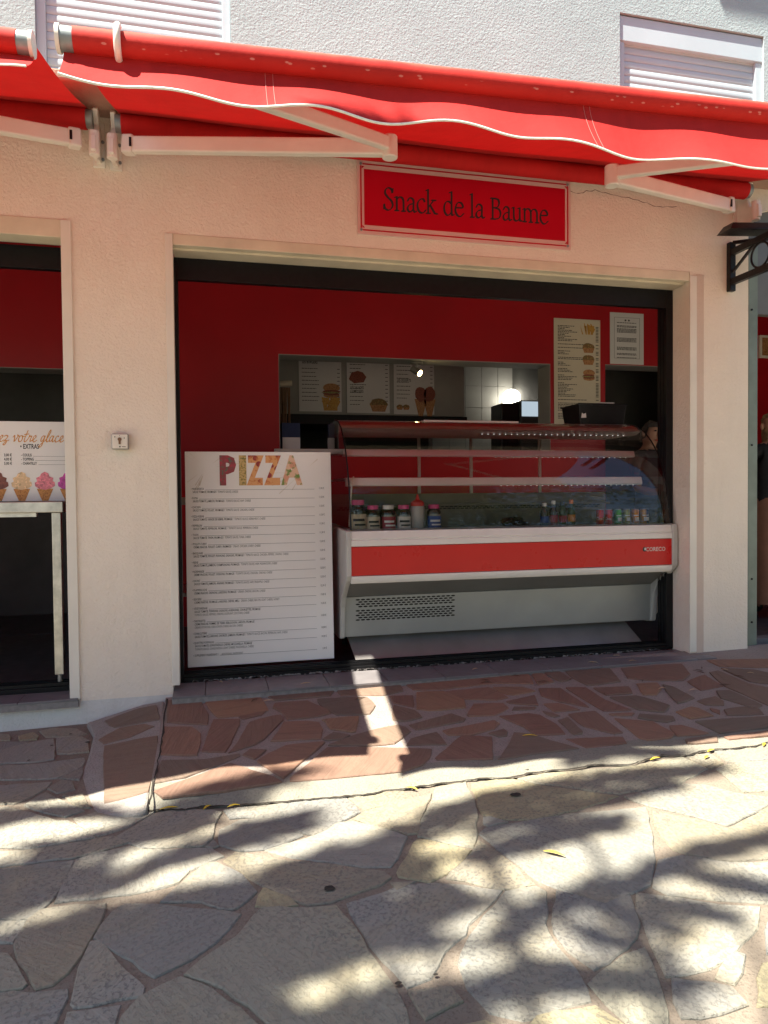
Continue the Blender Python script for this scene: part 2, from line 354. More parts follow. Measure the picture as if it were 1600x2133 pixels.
# pen strokes for drawn lettering
def cat(pts, n=6):
    P = [np.array(p, float) for p in pts]; P = [2*P[0]-P[1]]+P+[2*P[-1]-P[-2]]; out = []
    for i in range(1, len(P)-2):
        for k in range(n):
            t = k/n; a, b, c, d = P[i-1:i+3]
            out.append(.5*((2*b)+(-a+c)*t+(2*a-5*b+4*c-d)*t*t+(-a+3*b-3*c+d)*t**3))
    out.append(P[-2]); return out
def stroke(mb, pts, nib, tr, y):
    w, h, ang = nib; ca, sa = math.cos(ang), math.sin(ang)
    E = np.array([(w*math.cos(t)*ca-h*math.sin(t)*sa, w*math.cos(t)*sa+h*math.sin(t)*ca) for t in np.linspace(0, 2*math.pi, 10, endpoint=False)])
    for a, b in zip(pts[:-1], pts[1:]):
        Q = np.vstack([E+a, E+b]); hull = []
        S = sorted(map(tuple, Q))
        def half(S):
            H = []
            for p in S:
                while len(H) > 1 and (H[-1][0]-H[-2][0])*(p[1]-H[-2][1])-(H[-1][1]-H[-2][1])*(p[0]-H[-2][0]) <= 0: H.pop()
                H.append(p)
            return H[:-1]
        hull = half(S)+half(S[::-1]); stroke.k = (stroke.k+1) % 40
        mb.add([(tr(q)[0], y-stroke.k*6e-6, tr(q)[1]) for q in hull], [tuple(range(len(hull)))])
stroke.k = 0
SERIF = {
 'S': (.44, [('C', [(.36, .55), (.31, .65), (.19, .68), (.09, .61), (.08, .49), (.19, .38), (.32, .28), (.37, .15), (.29, .03), (.16, -.01), (.06, .05), (.03, .16)]), ('L', [(.36, .54), (.37, .66)]), ('L', [(.03, .02), (.03, .16)])]),
 'n': (.47, [('L', [(.02, .40), (.09, .43), (.09, 0)]), ('C', [(.10, .34), (.18, .42), (.28, .42), (.35, .34), (.36, .2), (.36, 0)]), ('L', [(.02, 0), (.16, 0)]), ('L', [(.29, 0), (.43, 0)])]),
 'm': (.74, [('L', [(.02, .40), (.09, .43), (.09, 0)]), ('C', [(.10, .34), (.18, .42), (.28, .42), (.35, .34), (.36, .2), (.36, 0)]), ('C', [(.37, .34), (.45, .42), (.55, .42), (.62, .34), (.63, .2), (.63, 0)]), ('L', [(.02, 0), (.16, 0)]), ('L', [(.29, 0), (.43, 0)]), ('L', [(.56, 0), (.70, 0)])]),
 'a': (.41, [('C', [(.06, .33), (.12, .42), (.22, .42), (.29, .35), (.29, .2), (.29, .06), (.34, .0), (.40, .03)]), ('C', [(.29, .26), (.14, .22), (.05, .12), (.08, .02), (.17, .0), (.28, .09)])]),
 'c': (.38, [('C', [(.33, .35), (.27, .43), (.17, .42), (.06, .32), (.04, .18), (.10, .04), (.21, -.01), (.31, .03), (.36, .09)])]),
 'k': (.46, [('L', [(.02, .71), (.09, .74), (.09, 0)]), ('L', [(.10, .19), (.31, .41)]), ('L', [(.24, .42), (.40, .42)]), ('L', [(.17, .26), (.36, .01), (.46, .0)]), ('L', [(.02, 0), (.17, 0)])]),
 'd': (.47, [('C', [(.34, .37), (.22, .43), (.10, .38), (.04, .22), (.08, .06), (.18, -.01), (.28, .04), (.35, .12)]), ('L', [(.27, .71), (.35, .74), (.35, .05), (.37, .0), (.44, .02)])]),
 'e': (.40, [('C', [(.05, .25), (.20, .26), (.34, .27), (.33, .36), (.24, .43), (.12, .40), (.04, .25), (.05, .1), (.14, .0), (.25, -.01), (.37, .08)])]),
 'l': (.21, [('L', [(.02, .71), (.09, .74), (.09, 0)]), ('L', [(.02, 0), (.17, 0)])]),
 'B': (.50, [('L', [(.10, .66), (.10, 0)]), ('L', [(.02, .66), (.2, .66)]), ('L', [(.02, 0), (.22, 0)]), ('C', [(.18, .66), (.33, .63), (.37, .52), (.31, .40), (.14, .36)]), ('C', [(.2, .36), (.37, .32), (.43, .19), (.37, .05), (.20, 0)])]),
 'u': (.47, [('L', [(.02, .41), (.09, .43)]), ('C', [(.09, .43), (.09, .2), (.11, .05), (.20, .0), (.29, .04), (.35, .11)]), ('L', [(.28, .41), (.35, .43), (.35, .02), (.43, .01)])]),
 ' ': (.24, [])}
SCRIPT = {
 'e': (.34, [('C', [(-.02, .05), (.12, .14), (.25, .30), (.20, .40), (.10, .34), (.07, .16), (.15, .0), (.26, .02), (.36, .10)])]),
 'z': (.38, [('C', [(.02, .34), (.12, .40), (.26, .34), (.18, .18), (.06, .02)]), ('C', [(.06, .02), (.2, .08), (.24, -.05), (.16, -.2), (.06, -.16), (.2, .0), (.4, .1)])]),
 'v': (.38, [('C', [(.0, .30), (.08, .40), (.12, .24), (.14, .02), (.24, .14), (.32, .36), (.28, .44), (.36, .36), (.44, .36)])]),
 'o': (.38, [('C', [(.24, .38), (.10, .36), (.04, .18), (.10, .02), (.22, .02), (.30, .18), (.26, .36), (.32, .32), (.42, .34)])]),
 't': (.26, [('C', [(.18, .72), (.12, .4), (.07, .14), (.12, .0), (.22, .04), (.28, .12)]), ('C', [(.0, .46), (.14, .48), (.3, .5)])]),
 'r': (.34, [('C', [(.0, .1), (.10, .28), (.12, .42), (.16, .34), (.28, .36), (.24, .18), (.25, .02), (.36, .1)])]),
 'g': (.38, [('C', [(.28, .36), (.14, .38), (.05, .2), (.09, .03), (.2, .1), (.28, .36)]), ('C', [(.30, .38), (.26, .1), (.2, -.24), (.08, -.34), (.04, -.24), (.2, -.06), (.42, .12)])]),
 'l': (.24, [('C', [(-.02, .08), (.12, .3), (.24, .66), (.18, .76), (.10, .5), (.07, .16), (.14, .0), (.28, .1)])]),
 'a': (.40, [('C', [(.28, .36), (.14, .38), (.05, .2), (.09, .03), (.2, .1), (.28, .36)]), ('C', [(.30, .38), (.26, .16), (.28, .02), (.34, .02), (.42, .1)])]),
 'c': (.32, [('C', [(.24, .34), (.18, .40), (.08, .30), (.05, .14), (.12, .0), (.22, .02), (.34, .1)])]),
 '!': (.2, [('L', [(.14, .70), (.08, .2)]), ('L', [(.06, .03), (.065, .02)])]),
 ' ': (.26, [])}
def lettering(mat, parent, s, font, x, z, em, nib, y, shear=0.0, width=None, xs=1.0):
    tot = sum(font[c][0] for c in s)
    if width: xs = width/(tot*em)
    cx = 0
    for c in s:
        w, st = font[c]; mb = MB()
        for kind, pts in st:
            P = cat(pts) if kind == 'C' else [np.array(p, float) for p in pts]
            stroke(mb, P, nib, lambda q: (x+(cx+q[0]+shear*q[1])*em*xs, z+q[1]*em), y)
        if mb.f: mb.build('letter', mat, parent)
        cx += w

# ================================================================== THE GROUND
def pz(pl, X, Y): return pl[0]+pl[1]*Y+pl[2]*X
xs = sorted(set([-45, -30, -20, -12, -9]+[round(-6+0.5*i, 2) for i in range(21)]+[5, 7, 10, 16, 24, 32, 45]))
ys = sorted(set([-60, -40, -26, -20]+[round(-16+0.5*i, 2) for i in range(33)]+[0.02, 0.12, 1, 3, 6, 12, 25, 40]))
g = MB(); nx = len(xs)
g.add([(x, y, streetz(x, y)-(0.5 if y > 0.1 else 0.0)) for y in ys for x in xs],
      [(j*nx+i, j*nx+i+1, (j+1)*nx+i+1, (j+1)*nx+i) for j in range(len(ys)-1) for i in range(nx-1)])
street = tag(g.build('street_paving', 'mortar'), kind='structure')

def slab(pts, zf, name, mat, parent, h, th=0.02, wob=0.004, step=0.045, grow=0.0045):
    """one irregular stone: wobbly outline, worn arris, flat top following zf"""
    P = [np.array(p[:2], float) for p in pts]
    if sum(P[i-1][0]*P[i][1]-P[i][0]*P[i-1][1] for i in range(len(P))) < 0: P = P[::-1]
    out = []
    for i in range(len(P)):
        a, b = P[i], P[(i+1) % len(P)]; L = np.linalg.norm(b-a); k = max(1, min(12, int(L/step)))
        nrm = np.array([b[1]-a[1], a[0]-b[0]])/max(L, 1e-6); bow = random.uniform(-.007, .007)*min(1, L*2)
        for j in range(k):
            t = j/k; q = a+(b-a)*t+nrm*(bow*math.sin(math.pi*t))
            if j: q = q+nrm*random.uniform(-wob, wob)+(b-a)/k*random.uniform(-.25, .25)
            out.append(q)
    # round the corners a little
    n = len(out); out = [out[i]*0.92+(out[i-1]+out[(i+1) % n])*0.04 for i in range(n)]
    g_ = []
    for i in range(n):
        t = out[(i+1) % n]-out[i-1]; t = t/(np.linalg.norm(t)+1e-9); g_.append(out[i]+np.array([t[1], -t[0]])*grow)
    out = g_
    c = sum(out)/n; m = []
    for i in range(n):
        t = out[(i+1) % n]-out[i-1]; t = t/(np.linalg.norm(t)+1e-9); m.append(out[i]-np.array([t[1], -t[0]])*(0.002+random.uniform(0, .002)))
    cz = zf(c[0], c[1]); tx = random.uniform(-.006, .006); ty = random.uniform(-.006, .006)
    top = lambda q: zf(q[0], q[1])+h+tx*(q[0]-c[0])+ty*(q[1]-c[1])-cz
    mb = MB()
    vs = [(q[0]-c[0], q[1]-c[1], top(q)) for q in m]+[(q[0]-c[0], q[1]-c[1], top(q)-0.004) for q in out]+[(q[0]-c[0], q[1]-c[1], top(q)-th) for q in out]
    mb.add(vs, [tuple(range(n))]+[(i, n+i, n+(i+1) % n, (i+1) % n) for i in range(n)]+[(n+i, 2*n+i, 2*n+(i+1) % n, n+(i+1) % n) for i in range(n)])
    me = bpy.data.meshes.new(name); me.from_pydata(mb.v, [], mb.f); me.materials.append(M[mat])
    import bmesh
    b = bmesh.new(); b.from_mesh(me); bmesh.ops.recalc_face_normals(b, faces=b.faces); b.to_mesh(me); b.free()
    o = bpy.data.objects.new(name, me); COL.objects.link(o); o.location = (c[0], c[1], cz); o.parent = parent
    return o
S = [
 [(0,1531),(17,1532),(21,1544),(0,1550)], [(38,1535),(70,1527),(80,1535),(78,1542),(40,1544)],
 [(82,1525),(110,1518),(160,1519),(182,1530),(160,1537),(110,1536),(97,1537)], [(0,1553),(62,1547),(40,1562),(0,1588)],
 [(0,1596),(80,1546),(112,1541),(115,1560),(113,1583),(60,1590)], [(118,1540),(170,1537),(186,1545),(186,1568),(120,1572)],
 [(0,1603),(60,1595),(175,1580),(172,1598),(120,1622),(0,1630)], [(0,1647),(108,1631),(95,1645),(50,1668),(30,1676),(0,1672)],
 [(97,1644),(130,1626),(150,1630),(157,1646),(120,1655)], [(124,1623),(172,1602),(165,1627)],
 [(50,1679),(95,1652),(115,1664),(176,1690),(135,1704),(80,1690)], [(128,1660),(172,1655),(178,1668),(190,1686),(172,1684)],
 [(15,1683),(45,1692),(115,1713),(140,1712),(200,1747),(120,1760),(60,1770),(0,1764),(0,1700)],
 [(152,1707),(200,1693),(230,1701),(325,1692),(265,1725),(205,1744),(190,1738)],
 [(0,1790),(70,1772),(200,1750),(235,1744),(268,1758),(150,1790),(0,1826)], [(0,1832),(155,1795),(140,1825),(110,1875),(75,1915),(0,1925)],
 [(158,1793),(272,1764),(300,1773),(440,1769),(468,1786),(430,1800),(395,1815),(370,1842),(270,1865),(113,1884)],
 [(240,1746),(325,1696),(380,1690),(445,1690),(462,1695),(446,1720),(442,1750),(425,1765),(340,1768),(290,1768)], [(428,1766),(445,1752),(455,1765),(445,1769)],
 [(0,1928),(55,1920),(40,1950),(25,1967),(10,1965),(0,1955)], [(58,1918),(85,1897),(222,1885),(205,1930),(180,1970),(140,2030),(110,2055),(75,2064),(35,1990),(30,1968)],
 [(0,1978),(15,1990),(55,2055),(50,2060),(0,2068)], [(0,2078),(142,2065),(140,2080),(115,2130),(112,2150),(0,2155)],
 [(190,1962),(200,1963),(222,1975),(245,2010),(290,2050),(300,2060),(299,2077),(155,2102),(149,2095),(160,2045)], [(140,2110),(252,2096),(236,2150),(128,2155)],
 [(235,1900),(260,1885),(330,1886),(400,1895),(503,1906),(450,1965),(400,2000),(323,2039),(195,1955),(210,1930)],
 [(333,1883),(370,1850),(395,1830),(432,1800),(448,1798),(505,1825),(535,1860),(490,1897),(460,1895),(420,1880),(395,1880)],
 [(530,1890),(548,1850),(600,1870),(622,1888),(590,1893)],
 [(545,1895),(640,1896),(702,1890),(755,1960),(800,2030),(845,2105),(858,2160),(590,2160),(520,2098),(440,2050),(382,2034),(440,1990),(495,1955)],
 [(240,2155),(255,2120),(290,2080),(375,2038),(420,2055),(500,2105),(555,2155)],
 [(466,1690),(480,1708),(560,1703),(590,1716),(632,1738),(655,1742),(750,1694),(722,1665),(640,1670)],
 [(458,1730),(500,1710),(560,1706),(600,1722),(632,1743),(560,1770),(500,1775),(457,1762)],
 [(465,1795),(490,1775),(545,1786),(625,1797),(665,1801),(800,1818),(815,1830),(795,1845),(720,1870),(690,1882),(640,1888),(545,1845)],
 [(550,1774),(650,1745),(700,1716),(735,1713),(800,1730),(848,1745),(838,1765),(828,1790),(815,1808),(760,1808),(664,1795)],
 [(735,1709),(762,1693),(800,1683),(890,1660),(898,1655),(880,1700),(870,1738),(850,1740),(800,1727)],
 [(725,1664),(790,1652),(838,1650),(862,1666),(800,1680),(762,1690)], [(905,1650),(908,1643),(970,1630),(985,1665),(992,1690),(988,1768),(870,1745),(875,1720),(890,1690)],
 [(982,1635),(1060,1623),(1110,1635),(1200,1648),(1290,1660),(1200,1690),(1100,1709),(1050,1709),(1005,1698),(995,1680)],
 [(1075,1622),(1180,1609),(1310,1598),(1420,1577),(1475,1602),(1420,1632),(1290,1655),(1200,1643),(1115,1632)], [(1008,1705),(1020,1704),(1060,1714),(1015,1723),(1008,1718)],
 [(997,1738),(1012,1727),(1080,1716),(1200,1697),(1345,1684),(1352,1705),(1358,1760),(1364,1795),(1354,1846),(1332,1855),(1268,1886),(1200,1864),(1125,1838),(1060,1788)],
 [(1300,1662),(1425,1636),(1470,1638),(1530,1655),(1620,1667),(1620,1668),(1516,1722),(1450,1703),(1350,1680)], [(1425,1575),(1480,1572),(1508,1592),(1482,1603)],
 [(1488,1567),(1600,1552),(1680,1542),(1680,1576),(1515,1590)], [(1492,1604),(1515,1595),(1680,1580),(1680,1640),(1550,1652)],
 [(1358,1692),(1450,1710),(1515,1730),(1600,1685),(1660,1660),(1680,1780),(1600,1790),(1500,1795),(1430,1780),(1402,1772),(1378,1742),(1362,1718)],
 [(1372,1795),(1420,1785),(1500,1798),(1680,1800),(1680,1888),(1600,1884),(1480,1875),(1390,1865),(1360,1850)],
 [(1325,1862),(1420,1873),(1500,1887),(1585,1890),(1578,1935),(1530,1990),(1480,2020),(1420,2034),(1388,2038),(1375,2005),(1355,1965),(1340,1920),(1325,1900)],
 [(1158,1858),(1262,1888),(1312,1868),(1322,1900),(1332,1925),(1325,1955),(1285,1990),(1240,2024),(1185,1985),(1155,1945)],
 [(1250,2030),(1300,1992),(1345,1975),(1365,2030),(1375,2060),(1390,2110),(1395,2155),(1330,2155),(1265,2095),(1225,2050)],
 [(1052,1860),(1118,1849),(1138,1860),(1134,1925),(1160,1975),(1200,2022),(1222,2060),(1232,2088),(1180,2098),(1090,2128),(1020,2112),(975,2062),(955,2010),(962,1988),(998,1930)],
 [(722,1884),(800,1862),(835,1846),(900,1843),(965,1846),(1048,1858),(1003,1902),(973,1930),(970,1950),(925,1985),(912,2015),(898,2040),(848,2062),(800,2005),(757,1945)],
 [(985,1778),(928,1832),(970,1836),(1052,1855),(1117,1847),(1075,1810),(996,1752)], [(862,1758),(870,1750),(983,1773),(960,1800),(930,1822),(895,1840),(830,1828),(828,1820)],
 [(812,1842),(870,1838),(825,1858)], [(850,2068),(940,2058),(965,2090),(885,2128),(870,2100)], [(890,2150),(1010,2128),(1070,2155)], [(1240,2098),(1330,2160),(1085,2160),(1120,2120)],
 [(1400,2040),(1480,2052),(1525,2060),(1560,2096),(1500,2115),(1420,2124),(1405,2090)], [(1490,2040),(1530,1985),(1552,1990),(1545,2030),(1530,2055)],
 [(1590,2010),(1680,1990),(1680,2090),(1575,2100)], [(1600,1900),(1680,1895),(1680,1975),(1595,1990)]]
LX = -140  # stones cut by the frame go on beyond it
def widen(poly): return [(LX if x == 0 else x, y) for x, y in poly]
for poly in S:
    pts = [onP(x, y, *STREET) for x, y in widen(poly)]
    slab(pts, lambda X, Y: pz(STREET, X, Y), 'flagstone', 'street', street, 0.0045+random.uniform(0, .003), wob=.006)
# the paving beyond the frame: the same stones, laid at random
def cell(i, seeds, lim):
    c = seeds[i]; poly = [np.array(q) for q in ((c[0]-lim, c[1]-lim), (c[0]+lim, c[1]-lim), (c[0]+lim, c[1]+lim), (c[0]-lim, c[1]+lim))]
    for j in np.argsort(((seeds-c)**2).sum(1))[1:20]:
        d = seeds[j]-c; L = np.linalg.norm(d); d = d/L; lm = L/2-0.017; new = []
        for k in range(len(poly)):
            a, b = poly[k-1], poly[k]; fa, fb = (a-c)@d-lm, (b-c)@d-lm
            if (fa <= 0) != (fb <= 0): new.append(a+(b-a)*fa/(fa-fb))
            if fb <= 0: new.append(b)
        poly = new
        if len(poly) < 3: return None
    return poly
sx, sy = np.meshgrid(np.arange(-5, 6.5, .52), np.arange(-7.6, 0.3, .46))
seeds = np.stack([sx.ravel(), sy.ravel()], 1)+rng.uniform(-.19, .19, (sx.size, 2))
def inframe(q, m=25):
    x, y, z = toPix((q[0], q[1], streetz(q[0], q[1]))); return z > 0 and LX-m < x < 1680+m and 1450 < y < 2155+m
def onterr(q): return q[0] > -0.62 and q[1] > -1.28
for i in range(len(seeds)):
    c = cell(i, seeds, .6)
    if not c: continue
    test = c+[seeds[i]]+[(c[k]+c[k-1])/2 for k in range(len(c))]
    if any(inframe(q) or onterr(q) or q[1] > -0.02 for q in test): continue
    slab(c, lambda X, Y: pz(STREET, X, Y), 'flagstone', 'street', street, 0.005+random.uniform(0, .003), step=.14, wob=.008)
# worn black marks on the stones
for (x, y, r) in ((687, 1857, .021), (1075, 1660, .024), (1097, 1607, .012), (10, 1677, .008), (108, 1557, .009), (60, 1588, .008), (147, 1533, .010), (182, 1550, .012), (830, 2056, .010), (908, 2038, .008)):
    q = onP(x, y, *STREET); mb = MB(); k = 12; r *= .85
    mb.add([(r*math.cos(2*math.pi*t/k)*random.uniform(.8, 1.25), r*.8*math.sin(2*math.pi*t/k)*random.uniform(.8, 1.25), 0) for t in range(k)], [tuple(range(k))])
    o = mb.build('gum_spot', 'crack', street); o.location = (q[0], q[1], q[2]+0.0105)

# ------------------------------------------------------------------ terrace before the shop
crk = [(308,1692),(345,1691),(385,1690),(420,1684),(470,1683),(520,1680),(560,1676),(620,1672),(660,1668),(720,1663),(780,1657),(800,1650),(850,1647),(880,1641),(950,1632),(1000,1626),(1060,1624),(1110,1613),(1180,1606),(1240,1597),(1310,1597),(1345,1586),(1380,1577),(1440,1577),(1460,1568),(1520,1563),(1570,1558),(1600,1549)]
base = [onP(x, y, *STREET) for x, y in crk]
base += [np.array([X, -1.24+random.uniform(-.02, .02), streetz(X, -1.24)]) for X in (2.8, 3.3, 3.9, 4.6, 5.4, 6.2)]
tm = MB(); rows = []
for b in base:
    bx, by = b[0], b[1]; zt = lambda Y: pz(TERR, bx, Y)-0.002
    rows.append([(bx, 0.05, zt(0.05)), (bx, -.12, zt(-.12)), (bx, by+.16+random.uniform(-.02, .02), zt(by+.16)), (bx, by+.11, zt(by+.11)), (bx, by+.055, zt(by+.055)-.005), (bx, by+.022, b[2]*.45+zt(by)*.55-.004), (bx, by+.006, b[2]*.8+zt(by)*.2), (bx, by+.002, b[2]-.05)])
m = len(rows[0])
tm.add([v for r in rows for v in r], [(i*m+k, i*m+k+1, (i+1)*m+k+1, (i+1)*m+k) for i in range(len(rows)-1) for k in range(m-1)])
tm.add(rows[0], [tuple(range(m))])
tm.mi = [1 if (i % (m-1)) < 2 else 0 for i in range(len(tm.f))]
terr = tag(tm.build('terrace', ['cement', 'tmortar'], smooth=True), kind='structure')
T = [
 [(350,1460),(418,1457),(422,1470),(434,1490),(432,1511),(348,1506),(348,1485)], [(425,1455),(540,1448),(560,1480),(500,1492),(455,1496),(435,1475)],
 [(550,1448),(690,1432),(696,1440),(688,1450),(620,1456),(572,1460)], [(497,1494),(555,1482),(545,1490),(505,1499)],
 [(342,1515),(400,1516),(418,1530),(418,1545),(410,1575),(335,1573)], [(445,1500),(500,1500),(498,1512),(470,1568),(420,1567),(430,1540)],
 [(520,1505),(570,1492),(585,1490),(590,1500),(550,1540),(530,1552),(475,1570),(500,1540)], [(572,1466),(640,1461),(680,1478),(690,1487),(650,1495),(600,1500),(588,1485),(568,1475)],
 [(590,1505),(640,1503),(665,1505),(672,1520),(668,1540),(563,1545),(580,1525)], [(336,1585),(430,1583),(500,1571),(500,1576),(460,1592),(385,1620),(322,1632),(328,1610)],
 [(320,1648),(390,1624),(480,1590),(570,1620),(588,1630),(450,1650),(340,1660)], [(504,1574),(520,1562),(556,1563),(530,1583)], [(535,1586),(560,1571),(595,1554),(678,1546),(662,1560),(590,1622)],
 [(660,1457),(765,1453),(782,1470),(770,1488),(702,1490),(668,1470)], [(670,1500),(748,1493),(740,1525),(735,1526),(690,1520),(680,1505)], [(672,1541),(695,1526),(730,1532),(715,1540),(682,1543)],
 [(683,1553),(740,1532),(790,1519),(830,1511),(845,1516),(856,1525),(822,1550),(760,1554)], [(604,1622),(682,1558),(900,1562),(895,1580),(880,1595),(840,1608),(690,1622),(604,1628)],
 [(700,1436),(805,1430),(834,1427),(840,1440),(800,1449),(710,1450)], [(842,1424),(930,1415),(1015,1408),(1100,1402),(1112,1425),(1035,1424),(920,1437),(862,1438)],
 [(868,1443),(925,1441),(968,1460),(970,1475),(895,1481),(868,1478)], [(812,1451),(860,1450),(862,1474),(820,1465)], [(820,1470),(864,1481),(880,1495),(842,1504),(818,1500)],
 [(926,1442),(1018,1432),(1060,1454),(1035,1459),(965,1457)], [(852,1511),(940,1487),(970,1498),(966,1503),(868,1522)], [(846,1554),(856,1540),(910,1526),(931,1552)],
 [(922,1523),(1030,1501),(1041,1508),(1030,1519),(980,1532),(935,1533)], [(973,1490),(986,1467),(1048,1465),(1060,1475),(1030,1491),(977,1493)], [(1026,1432),(1088,1432),(1116,1440),(1070,1449),(1055,1447)],
 [(1054,1463),(1114,1449),(1122,1470),(1062,1466)], [(1070,1473),(1118,1474),(1113,1478),(1066,1481)], [(1040,1493),(1100,1487),(1125,1491),(1158,1510),(1178,1531),(1115,1532),(1092,1515)],
 [(907,1580),(955,1539),(962,1534),(1025,1537),(1026,1582),(910,1584)], [(1017,1528),(1050,1519),(1057,1525),(1056,1534),(1040,1536)], [(1070,1526),(1100,1529),(1206,1560),(1120,1570),(1037,1583),(1062,1547)],
 [(1122,1435),(1168,1434),(1228,1474),(1165,1462),(1129,1451)], [(1108,1405),(1130,1403),(1156,1421),(1122,1427)], [(1134,1402),(1166,1400),(1190,1415),(1170,1421),(1162,1418)],
 [(1132,1467),(1165,1466),(1208,1479),(1157,1484)], [(1130,1482),(1150,1486),(1167,1492),(1155,1495),(1142,1491)], [(1162,1501),(1184,1495),(1214,1525),(1213,1529),(1196,1532)],
 [(1184,1489),(1240,1482),(1298,1527),(1280,1529),(1216,1514),(1204,1505)], [(1178,1540),(1298,1536),(1306,1549),(1260,1554),(1222,1559)], [(1178,1399),(1270,1393),(1293,1420),(1225,1429),(1198,1415)],
 [(1178,1433),(1220,1433),(1262,1460),(1316,1480),(1258,1482)], [(1236,1434),(1310,1431),(1318,1445),(1264,1449)], [(1294,1393),(1420,1384),(1438,1405),(1424,1418),(1360,1418),(1308,1414)],
 [(1270,1453),(1325,1450),(1340,1453),(1396,1470),(1384,1484),(1330,1479)], [(1326,1425),(1370,1423),(1378,1435),(1368,1448),(1340,1448)], [(1380,1426),(1402,1431),(1447,1455),(1412,1466),(1388,1440)],
 [(1268,1488),(1322,1486),(1316,1491),(1276,1491)], [(1332,1488),(1403,1493),(1407,1500),(1390,1505),(1328,1496)], [(1280,1497),(1360,1504),(1406,1530),(1398,1537),(1350,1543),(1334,1539)],
 [(1394,1512),(1420,1511),(1476,1528),(1466,1530),(1412,1534)], [(1408,1483),(1440,1473),(1455,1476),(1487,1492),(1440,1498),(1422,1491)], [(1452,1461),(1490,1451),(1508,1462),(1508,1470),(1470,1469)],
 [(1478,1476),(1500,1480),(1500,1489),(1484,1482)], [(1448,1503),(1500,1499),(1680,1488),(1680,1508),(1500,1528)], [(1508,1479),(1550,1473),(1583,1478),(1592,1489),(1516,1491)],
 [(1432,1420),(1468,1406),(1506,1430),(1460,1439)], [(1492,1440),(1520,1439),(1588,1470),(1578,1477),(1502,1455)], [(1472,1376),(1600,1374),(1680,1376),(1680,1386),(1580,1391),(1500,1389)],
 [(1502,1393),(1570,1396),(1680,1418),(1680,1436),(1562,1420)], [(1478,1401),(1496,1397),(1560,1425),(1680,1452),(1680,1476),(1600,1470),(1510,1430)], [(1427,1541),(1494,1533),(1496,1545),(1432,1549)], [(1508,1536),(1680,1512),(1680,1524),(1518,1540)], [(1600,1484),(1680,1482),(1680,1484),(1605,1488)]]
for poly in T:
    pts = [onP(x, y, *TERR) for x, y in poly]
    slab(pts, lambda X, Y: pz(TERR, X, Y), 'flagstone', 'red_stone', terr, 0.0042+random.uniform(0, .002), th=.012, wob=.0025, step=.04, grow=.003)
sx, sy = np.meshgrid(np.arange(3.1, 6.2, .42), np.arange(-1.1, 0.0, .3)); seeds = np.stack([sx.ravel(), sy.ravel()], 1)+rng.uniform(-.12, .12, (sx.size, 2))
for i in range(len(seeds)):
    c = cell(i, seeds, .4)
    if c and not any(toPix((q[0], q[1], pz(TERR, *q)))[0] < 1690 or q[1] > -.16 or q[1] < -1.1 for q in c+[seeds[i]]):
        slab(c, lambda X, Y: pz(TERR, X, Y), 'flagstone', 'red_stone', terr, 0.0045+random.uniform(0, .002), th=.012, wob=.004, step=.08)
# the open crack along the foot of the terrace and down its side
def ribbon(pts, w, name, mat, parent, dz=0.004):
    mb = MB(); L = []
    for i, q in enumerate(pts):
        t = np.array(pts[min(i+1, len(pts)-1)])-np.array(pts[max(i-1, 0)]); t = t[:2]/np.linalg.norm(t[:2]); ww = w*random.uniform(.45, 1.3)
        L += [(q[0]+t[1]*ww, q[1]-t[0]*ww, q[2]+dz), (q[0]-t[1]*ww, q[1]+t[0]*ww, q[2]+dz)]
    mb.add(L, [(2*i, 2*i+1, 2*i+3, 2*i+2) for i in range(len(pts)-1)]); return mb.build(name, mat, parent)
def jag(pts, n, a):
    out = []
    for p, q in zip(pts[:-1], pts[1:]):
        for k in range(n): out.append(np.array(p)+(np.array(q)-np.array(p))*k/n+np.array([random.uniform(-a, a), random.uniform(-a, a), 0]))
    return out+[np.array(pts[-1])]
ribbon(jag([b+np.array([0, -.003, 0]) for b in base], 5, .005), .0065, 'crack', 'crack', terr, .010)
side = [onP(x, y, *TERR) for x, y in ((347,1458),(343,1500),(338,1540),(331,1580),(325,1610),(316,1650),(311,1680))]
ribbon(jag(side, 4, .004), .0045, 'crack', 'crack', terr, .007)
# the little ramp at its left end
rp = [onP(x, y, *RAMP) for x, y in ((343,1459),(337,1540),(325,1600),(312,1650),(306,1685),(290,1692),(250,1697),(205,1697),(190,1688),(176,1660),(168,1620),(185,1570),(195,1530),(180,1505),(250,1482),(300,1466))]
mb = MB(); n = len(rp)
mb.add([tuple(q) for q in rp]+[(q[0], q[1], q[2]-.12) for q in rp], [tuple(range(n))]+[(i, n+i, n+(i+1) % n, (i+1) % n) for i in range(n)])
ramp_o = tag(mb.build('ramp', 'cementgrey', bevel=0.012), kind='structure')
for poly in ([(217,1556),(328,1534),(309,1650),(218,1674)], [(205,1542),(250,1518),(300,1510),(322,1514),(272,1536),(217,1551)], [(217,1503),(290,1477),(326,1470),(333,1500),(282,1508),(240,1516)]):
    slab([onP(x, y, *RAMP) for x, y in poly], lambda X, Y: pz(RAMP, X, Y), 'flagstone', 'red_stone', ramp_o, .005, th=.012, wob=.003, step=.05)

